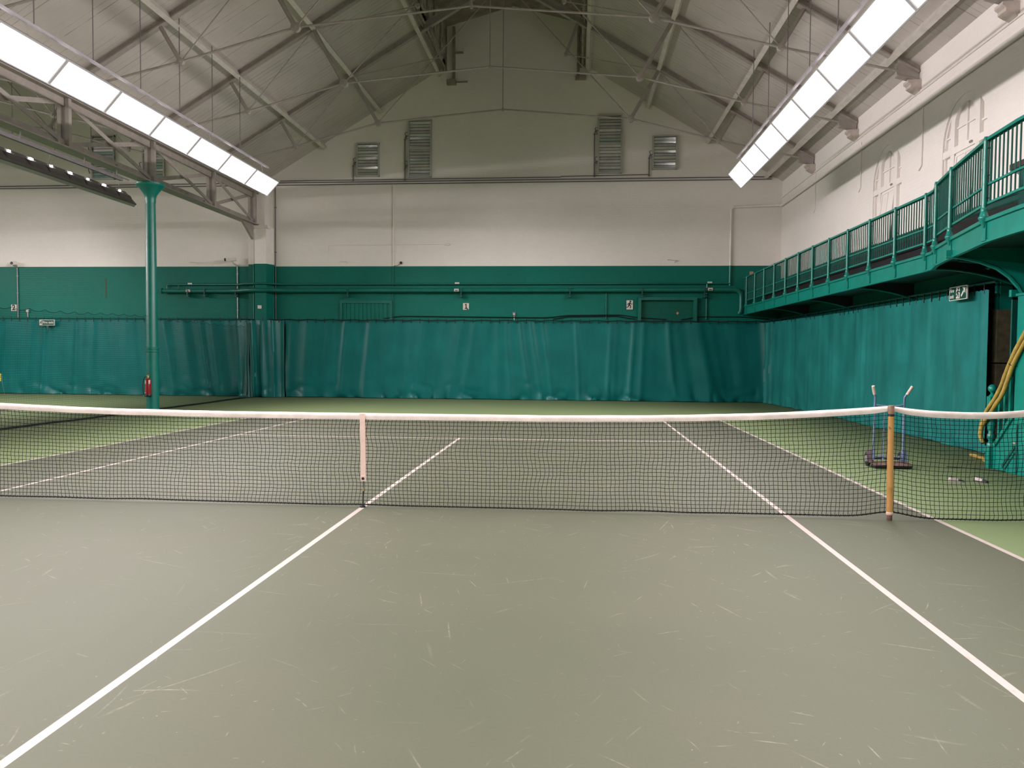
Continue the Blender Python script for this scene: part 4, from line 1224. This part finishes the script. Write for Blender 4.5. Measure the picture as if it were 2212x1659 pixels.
# ------------------------------------------------------------------ gallery
GZ = 2.85
FRONT = [(7.5,18.45),(7.5,5.12),(7.46,4.8),(7.30,4.32),(7.09,3.41),(6.93,2.6),(6.80,1.94),(6.74,1.19),(6.72,.2),(6.72,-4.0)]
def gallery():
    rt = thing('gallery_balcony', 'long green iron spectator gallery along the right wall', 'balcony', (8.0,10,GZ))
    def strip(d0, d1, z0, z1, name, mat, d2=None):
        m = MB()
        outs = []; ins = []
        n = len(FRONT)
        for i, p in enumerate(FRONT):
            a = Vector(FRONT[max(0,i-1)]); b = Vector(FRONT[min(n-1,i+1)]); d = (b-a).normalized()
            nr = Vector((d.y, -d.x))                  # towards the court (-x for d=-y)
            if nr.x > 0: nr = -nr
            outs.append(Vector(p)+nr*d1); ins.append(Vector(p)+nr*d0)
        for i in range(n-1):
            vs = [(ins[i].x,ins[i].y,z0),(outs[i].x,outs[i].y,z0),(outs[i+1].x,outs[i+1].y,z0),(ins[i+1].x,ins[i+1].y,z0),
                  (ins[i].x,ins[i].y,z1),(outs[i].x,outs[i].y,z1),(outs[i+1].x,outs[i+1].y,z1),(ins[i+1].x,ins[i+1].y,z1)]
            m.add(vs, [(0,3,2,1),(4,5,6,7),(1,2,6,5),(0,4,7,3),(0,1,5,4),(2,3,7,6)])
        return m.build(name, mat, rt, ang=25)
    m = MB(); top = [Vector(p) for p in FRONT]; n = len(top)
    vs = []
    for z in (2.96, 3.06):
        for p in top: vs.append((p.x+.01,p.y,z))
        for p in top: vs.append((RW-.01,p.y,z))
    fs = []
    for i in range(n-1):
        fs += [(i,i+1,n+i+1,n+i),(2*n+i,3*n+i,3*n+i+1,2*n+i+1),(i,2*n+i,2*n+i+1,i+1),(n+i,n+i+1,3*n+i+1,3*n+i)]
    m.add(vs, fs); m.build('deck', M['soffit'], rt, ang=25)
    strip(-.02, .02, GZ, 3.12, 'fascia', M['green'])
    strip(.02, .035, GZ, GZ+.03, 'lower_moulding', M['green'])
    strip(.015, .05, 3.085, 3.125, 'upper_moulding', M['green_rail'])
    strip(-.02, .045, 4.015, 4.05, 'handrail', M['green_rail'])
    strip(-.005, .022, 3.505, 3.53, 'middle_rail', M['green_rail'])
    strip(-.008, .026, 3.285, 3.312, 'bottom_rail', M['green_rail'])
    # posts
    def inter(y):
        for a, b in zip(FRONT[:-1], FRONT[1:]):
            if b[1] <= y <= a[1]:
                t = (a[1]-y)/(a[1]-b[1]+1e-9); return a[0]+(b[0]-a[0])*t
        return FRONT[-1][0]
    PY = [5.12+1.165*k for k in range(11,-1,-1)] + [4.32,3.41,1.94,.75,-.42,-1.6,-2.8]
    first = None
    for y in PY:
        x = inter(y)-.045
        if first is None:
            m = MB()
            m.lathe([(.026,3.24),(.028,3.30),(.025,4.0),(.028,4.03),(.02,4.06)], (x,y,0), 12)
            m.lathe([(.034,3.21),(.036,3.24),(.03,3.25)], (x,y,0), 12)
            m.lathe([(.012,3.02),(.045,3.10),(.058,3.125),(.06,3.14),(.045,3.16),(.034,3.21)], (x,y,0), 12)
            first = m.build('railing_post', M['green_rail'], rt); f0 = (x, y)
            m = MB(); m.box(x+.005,x+.03,y-.035,y+.035,GZ+.02,3.08); m.box(x-.003,x+.02,y-.05,y+.05,GZ+.02,GZ+.05); sb = m.build('strap_plate', M['green'], first)
        else: copy_part(first, rt, (x-f0[0], y-f0[1], 0))
    # bar panels between posts
    def panel(ya, yb):
        m = MB(); n = max(3, int(round((ya-yb)/.105)))
        for k in range(n+1):
            y = ya+(yb-ya)*(k+.5)/(n+1) if k else ya-.045
            if k == n: y = yb+.045
            x = inter(y); m.bar((x,y,3.29),(x,y,4.02),.020 if k in (0,n) else .014,.020 if k in (0,n) else .014)
        for z in (3.93, 3.62, 3.36):
            y = ya-.03; x = inter(y); m.bar((x-.01,ya,z),(x,ya-.05,z),.014,.014)
        m.build('bar_panel', M['green_bars'], rt, smooth=False)
    for a, b in zip([18.44]+PY[:-1], PY): panel(a, b)
    # ribs under the deck
    for y in (15.2, 11.7, 8.3, 4.85):
        x0 = inter(y); m = MB(); pts = []
        for i in range(13):
            t = i/12; pts.append((x0+.0+(8.62-x0)*t, y+.5*t*0, 2.86-.22*t*t*1.0))
        for a, b in zip(pts[:-1], pts[1:]): m.bar(a, b, .05, .02)
        poly = pts + [(8.62,y,2.955),(x0+.03,y,2.955)]
        m.prism([(p[0],p[1]-.008,p[2]+.012) for p in poly], (0,.016,0), 1)
        m.build('rib', [M['green'], M['void']], rt)  # rib webs blackened to stand for the shade under the deck
    # arched bracket to the stair column
    m = MB(); ctl = [(6.98,3.35,2.86),(7.13,3.3,2.84),(7.36,3.25,2.78),(7.57,3.22,2.69),(7.71,3.2,2.58),(7.82,3.18,2.44),(7.87,3.16,2.33)]
    for a, b in zip(ctl[:-1], ctl[1:]): m.bar(a, b, .07, .025, (0,0,1))
    m.prism([(p[0],p[1]-.01,p[2]) for p in ctl]+[(7.93,3.16,2.33),(7.93,3.16,2.95),(6.98,3.34,2.95)], (0,.02,0))
    m.build('arched_bracket', M['green'], rt)
    # beams under the wide part
    for ya, yb in ((3.9,5.2),):
        m = MB(); m.bar((7.3,3.7,2.92),(8.6,3.7,2.92),.06,.08); m.build('cross_beam', M['soffit'], rt)
    m = MB(); m.bar((7.55,4.2,2.93),(8.6,4.9,2.93),.05,.06); m.build('cross_beam', M['soffit'], rt)
    m = MB(); m.tube([(8.3,5.0,2.9),(7.95,4.2,2.80),(7.75,3.7,2.88)], .02, 6); m.build('curved_tie', M['soffit'], rt)
gallery()
# bench on the gallery
rt = thing('spectator_bench', 'dark bench seating behind the gallery railing', 'bench', (8.3,10,3.06))
m = MB(); m.box(8.0,8.55,-4,18.3,3.42,3.47); m.build('seat', M['brown'], rt)
m = MB(); m.box(8.50,8.56,-4,18.3,3.47,3.80); m.build('backrest', M['brown'], rt)
m = MB(); m.box(8.02,8.06,-4,18.3,3.06,3.42); m.build('riser', M['brown'], rt)
rt = thing('rail_stand', 'dark topped green stand on the gallery at the right picture edge', 'stand', (8.3,3.9,3.06))
m = MB(); m.box(8.20,8.42,3.78,3.96,3.47,4.15); m.build('post', M['green_dark'], rt)
m = MB(); m.box(8.12,8.50,3.66,4.06,4.15,4.23); m.build('top_board', M['wood_dark'], rt)
m = MB(); m.bar((8.20,4.03,4.13),(8.24,3.95,4.06),.03,.03); m.build('bracket', M['wood_dark'], rt)

# ------------------------------------------------------------------ stair at the right edge
def stair():
    rt = thing('staircase', 'green timber stair with closed side up to the gallery at the right edge', 'staircase', (7.9,3.3,0))
    X = 7.84
    # closed spandrel panel with sloping string
    m = MB(); m.prism([(X,3.78,0),(X,3.78,.30),(X,3.63,.32),(X,1.0,2.95),(X,1.0,0)], (.03,0,0)); m.build('spandrel_panel', M['green'], rt)
    m = MB(); m.bar((X-.012,3.66,.32),(X-.012,1.0,2.98),.03,.05); m.build('string', M['green'], rt)
    m = MB(); m.bar((X-.006,3.46,.06),(X-.006,3.17,.36),.012,.035); m.bar((X-.004,3.40,.03),(X-.004,3.12,.33),.012,.02); m.build('raking_batten', M['green_dark'], rt)
    m = MB(); m.box(X-.012,X,3.11,3.14,0,.75); m.build('stile', M['green_dark'], rt)
    m = MB(); m.box(X-.012,X,3.15,3.22,.40,.42); m.build('worn_patch', M['bolt'], rt)
    for k in range(10):
        m = MB(); y = 3.72-.26*k; z = .20+.25*k
        m.box(X+.03, 8.6, y-.28, y, z-.03, z); m.box(X+.03, 8.6, y-.02, y, z-.25, z); m.build('step', M['green_dark'], rt)
    # turned newel
    c = (X-.005, 3.76, 0)
    m = MB(); m.box(c[0]-.05,c[0]+.05,c[1]-.05,c[1]+.05,0,.30)
    m.lathe([(.055,.30),(.058,.33),(.03,.37),(.052,.42),(.055,.46),(.035,.49),(.05,.54),(.058,.62),(.045,.72),(.035,.76)], c, 16)
    m.box(c[0]-.05,c[0]+.05,c[1]-.05,c[1]+.05,.76,.99)
    m.lathe([(.05,.99),(.035,1.01),(.022,1.03),(.03,1.05)], c, 16); m.build('newel_post', M['green'], rt)
    m = MB(); m.sphere((c[0],c[1],1.10),.058,16,10); m.build('ball_finial', M['green'], rt)
    for k in range(9):
        y = 3.60-.13*k; zb = .38+(3.6-y)*1.0; zt = 1.02+(3.6-y)*1.0
        m = MB(); m.box(X-.0,X+.035,y-.02,y+.02,zb,zt); m.build('baluster', M['green'], rt)
    m = MB(); m.bar((X+.015,3.74,.92),(X+.015,1.2,3.46-.02),.06,.06); m.build('handrail', M['green'], rt)
    rt = thing('gallery_column', 'bright green square post carrying the gallery at the right picture edge', 'post', (7.87,3.05,0))
    m = MB(); m.box(7.80,8.0,2.92,3.14,.66,2.33); m.build('shaft', M['green'], rt)
    m = MB(); m.box(7.78,8.02,2.90,3.16,2.33,2.36); m.build('cap', M['green_rail'], rt)
    m = MB(); m.box(7.78,8.6,3.26,3.32,2.33,2.42); m.build('side_beam', M['green'], rt)
    m = MB(); m.box(7.87,8.6,3.40,3.43,0,2.30); m.build('side_panel', M['green_dark'], rt)
    rt = thing('padded_column', 'green iron post wrapped in brown padding in the dark passage', 'post', (8.80,5.44,0))
    cx, cy = 8.79, 5.44
    m = MB(); m.box(cx-.06,cx+.12,cy-.06,cy+.06,2.2,2.95); m.box(cx-.10,cx-.07,cy-.03,cy+.03,2.2,2.9); m.build('shaft', M['green'], rt)
    m = MB(); m.box(cx-.13,cx+.15,cy-.13,cy+.13,1.45,2.28); m.build('pad', M['pad'], rt)
    m = MB(); m.box(cx-.12,cx+.14,cy-.12,cy+.12,0.02,1.43); m.build('pad', M['pad'], rt)
stair()
def hoses():
    A = [(7.735,2.7,1.98),(7.735,2.97,1.70),(7.74,3.14,1.50),(7.76,3.29,1.33),(7.78,3.45,1.13),(7.78,3.60,.96),(7.77,3.78,.78),(7.76,3.88,.57),(7.76,3.90,.44),(7.78,3.85,.33)]
    B = [(7.765,2.7,1.92),(7.765,2.97,1.64),(7.76,3.13,1.44),(7.75,3.23,1.23),(7.74,3.33,1.04),(7.73,3.46,.90),(7.74,3.62,.76),(7.74,3.80,.60),(7.74,3.85,.45),(7.76,3.83,.34)]
    def spl(P):
        out = []
        for i in range(len(P)-1):
            p0 = Vector(P[max(0,i-1)]); p1 = Vector(P[i]); p2 = Vector(P[i+1]); p3 = Vector(P[min(len(P)-1,i+2)])
            for k in range(6):
                t = k/6
                out.append(.5*((2*p1)+(p2-p0)*t+(2*p0-5*p1+4*p2-p3)*t*t+(3*p1-p0-3*p2+p3)*t**3))
        out.append(Vector(P[-1])); return out
    for k, (P, lab) in enumerate(((A,'upper left yellow hose draped down the stair rail'), (B,'lower right yellow hose tied to its twin on the stair rail'))):
        S_ = spl(P)
        rs = [.026+.004*n1(i*.5, 40+k) for i in range(len(S_))]
        rt = thing('yellow_hose', lab, 'hose', (7.77,3.4,1.0), 'yellow hoses on the stair')
        m = MB(); m.tube(S_, rs, 10); m.build('pipe', M['hose_yellow'], rt)
        if k == 0:
            m = MB(); c = Vector((7.775,3.15,1.475)); m.tube([c+Vector((-.045,.03,-.01)), c+Vector((-.06,-.02,-.04)), c+Vector((.03,-.05,-.06))], .005, 5); m.build('tie', M['black'], rt)
    m = MB(); m.tube(spl([(8.15,4.95,.03),(8.16,4.75,.03),(8.14,4.55,.03),(8.05,4.35,.03),(8.0,4.1,.03)]), .027, 10)
    tag(m.build('yellow_hose', M['hose_yellow'], loc=(8.15,4.7,0)), 'short length of yellow hose on the floor behind the newel', 'hose', 'yellow hoses on the stair')
    m = MB(); m.tube(spl([(7.25,3.75,.006),(7.5,3.62,.006),(7.65,3.5,.006),(7.9,3.35,.006)]), .006, 6)
    tag(m.build('floor_cable', M['cable'], loc=(7.5,3.6,0)), 'thin black cable on the floor in front of the stair', 'cable')
hoses()

# ------------------------------------------------------------------ sack truck
def truck():
    cx, y = 6.41, 3.62
    rt = thing('sack_truck', 'blue sack truck standing behind the net near the bamboo stick', 'hand truck', (cx,y,0))
    for s_, ex in ((-1, -.05), (1, .09)):
        x = cx+s_*.195
        m = MB(); m.tube([(x,y,.10),(x,y,.88),(x-s_*.0+ (0.0),y-.01,.97),(x+ex*.35,y-.02,1.02)], .0155, 10); m.build('upright', M['truck_blue'], rt)
        m = MB(); m.tube([(x+ex*.3,y-.02,1.01),(x+ex*.95,y-.05,1.125)], .021, 10); m.build('grip', M['grip'], rt)
    m = MB(); m.tube([(cx-.195,y,.86),(cx-.07,y-.0,.845),(cx+.07,y,.845),(cx+.195,y,.86)], .013, 8); m.build('top_crossbar', M['truck_blue'], rt)
    m = MB(); m.tube([(cx-.195,y,.145),(cx+.195,y,.135)], .011, 8); m.build('lower_crossbar', M['truck_blue'], rt)
    m = MB(); m.tube([(cx-.07,y,.10),(cx-.07,y,.84)], .011, 8); m.build('centre_bar', M['truck_pale'], rt)
    for s_, mt in ((-1,'guard'), (1,'truck_pale')):
        x = cx+s_*.225
        m = MB(); m.prism([(x-.045,y+.03,.07),(x+.045,y+.03,.07),(x+.045,y+.03,.21),(x+.03,y+.03,.235),(x-.03,y+.03,.235),(x-.045,y+.03,.21)], (0,.012,0)); m.build('wheel_guard', M[mt], rt)
        m = MB(); R = Matrix.Rotation(PI/2,3,'Y')
        m.lathe([(.05,-.025),(.085,-.022),(.10,-.012),(.10,.012),(.085,.022),(.05,.025)], (x,y+.13,.10), 20, 0, R); w = m.build('wheel', M['black'], rt)
        m = MB(); m.lathe([(.045,-.03),(.045,.03)], (x,y+.13,.10), 12, 0, R); m.build('hub', M['grey_metal'], w)
    m = MB(); m.tube([(cx-.225,y+.13,.10),(cx+.225,y+.13,.10)], .010, 8); m.bar((cx-.19,y,.16),(cx-.19,y+.13,.10),.02,.01); m.bar((cx+.19,y,.16),(cx+.19,y+.13,.10),.02,.01); m.build('axle', M['black'], rt)
    m = MB(); m.prism([(cx-.255,y+.03,.066),(cx-.245,y-.19,.040),(cx+.255,y-.19,.040),(cx+.265,y+.03,.066)], (0,0,.009)); m.build('toe_plate', M['rust'], rt)
    m = MB(); m.box(cx-.235,cx+.245,y-.185,y-.165,.012,.042); m.box(cx-.22,cx-.19,y-.16,y+.02,.0,.045); m.box(cx+.20,cx+.23,y-.16,y+.02,.0,.045); m.build('skid_shadow_bar', M['black'], rt)  # black front strip draws the shadow gap under the plate, between two supports
truck()

# ------------------------------------------------------------------ shoes
def shoe(cx, cy, rz, lab, fl):
    rt = thing('training_shoe', lab, 'shoe', (cx,cy,0), 'shoes on the floor')
    rt.rotation_euler = (0,0,rz); rt.scale = (.68,.68,.68)
    def outline(k, wd): return [(x*.5*1.0, yy*wd) for x, yy in k]
    half = [(-.13,.0),(-.125,.028),(-.08,.036),(-.02,.032),(.04,.040),(.09,.042),(.12,.028),(.135,0)]
    pts = half + [(a,-b) for a, b in half[-2:0:-1]]
    m = MB(); m.prism([(cx+a, cy+b, 0) for a, b in pts], (0,0,.022)); m.build('sole', M['shoe_black'] if fl else M['shoe_white'], rt)
    # upper: stacked sections along the length
    secs = [(-.125,.024,.060),(-.10,.033,.085),(-.06,.034,.082),(-.02,.033,.070),(.03,.037,.060),(.08,.038,.047),(.115,.028,.038),(.13,.008,.028)]
    vs = []; fs = []; n = 9
    for (a, w, h) in secs:
        for i in range(n):
            t = PI*i/(n-1); vs.append((cx+a, cy+w*math.cos(t), .02+(h-.02)*math.sin(t)**.7))
    for i in range(len(secs)-1):
        for j in range(n-1): fs.append((i*n+j, i*n+j+1, (i+1)*n+j+1, (i+1)*n+j))
    a0 = tuple(range(n)); a1 = tuple((len(secs)-1)*n+j for j in range(n))
    m = MB()
    for f in fs: m.f.append(list(f)); m.m.append(1 if f[0]//n >= 4 or (fl and f[0]//n < 1) else 0)
    m.v = vs; m.f += [list(a0), list(a1)]; m.m += [0, 1]
    m.build('upper', [M['shoe_white'], M['shoe_black']], rt, ang=60)
    m = MB(); m.lathe([(.026,0),(.028,.004),(.02,.006)], (cx-.075,cy,.083), 12); m.build('collar', M['shoe_black'], rt)
    m = MB()
    for k in range(4):
        x = cx-.01+.02*k; z = .078-.006*k; m.tube([(x,cy-.022,z-.010),(x,cy,z),(x,cy+.022,z-.010)], .003, 5)
    m.build('laces', M['shoe_white'], rt)
shoe(6.75, 2.40, -.25, 'small white shoe with black toe lying nearer the net stick', False)
shoe(7.06, 2.43, -1.0, 'small dark soled shoe with white heel nearer the stair', True)

# ------------------------------------------------------------------ camera
cam = bpy.data.cameras.new('camera'); co = bpy.data.objects.new('camera', cam); COL.objects.link(co)
cx, cy, ch, yaw, pitch, roll, fl = 2.097387, -7.547090, 1.527581, 0.0823761, -0.0384916, 0.0076961, 1687.622
f = Vector((-math.sin(yaw)*math.cos(pitch), math.cos(yaw)*math.cos(pitch), math.sin(pitch)))
r = Vector((math.cos(yaw), math.sin(yaw), 0)); u = r.cross(f)
r2 = r*math.cos(roll)+u*math.sin(roll); u2 = -r*math.sin(roll)+u*math.cos(roll)
mat = Matrix((( r2.x, u2.x, -f.x, cx),(r2.y, u2.y, -f.y, cy),(r2.z, u2.z, -f.z, ch),(0,0,0,1)))
co.matrix_world = mat
cam.sensor_fit = 'HORIZONTAL'; cam.sensor_width = 36; cam.lens = fl*36/2212
cam.clip_start = .05; cam.clip_end = 200
S.camera = co

# ------------------------------------------------------------------ world and colour
w = bpy.data.worlds.new('World'); S.world = w; w.use_nodes = True
w.node_tree.nodes['Background'].inputs[0].default_value = (.5,.5,.5,1); w.node_tree.nodes['Background'].inputs[1].default_value = .02
S.view_settings.view_transform = 'Standard'
try: S.view_settings.look = 'None'
except Exception: pass
S.view_settings.gamma = 1; S.view_settings.use_curve_mapping = False
S.view_settings.exposure = 0.0
c = S.cycles
c.use_denoising = True
c.max_bounces = 8; c.diffuse_bounces = 5; c.glossy_bounces = 3; c.transmission_bounces = 2
c.caustics_reflective = False; c.caustics_refractive = False
c.sample_clamp_indirect = 6
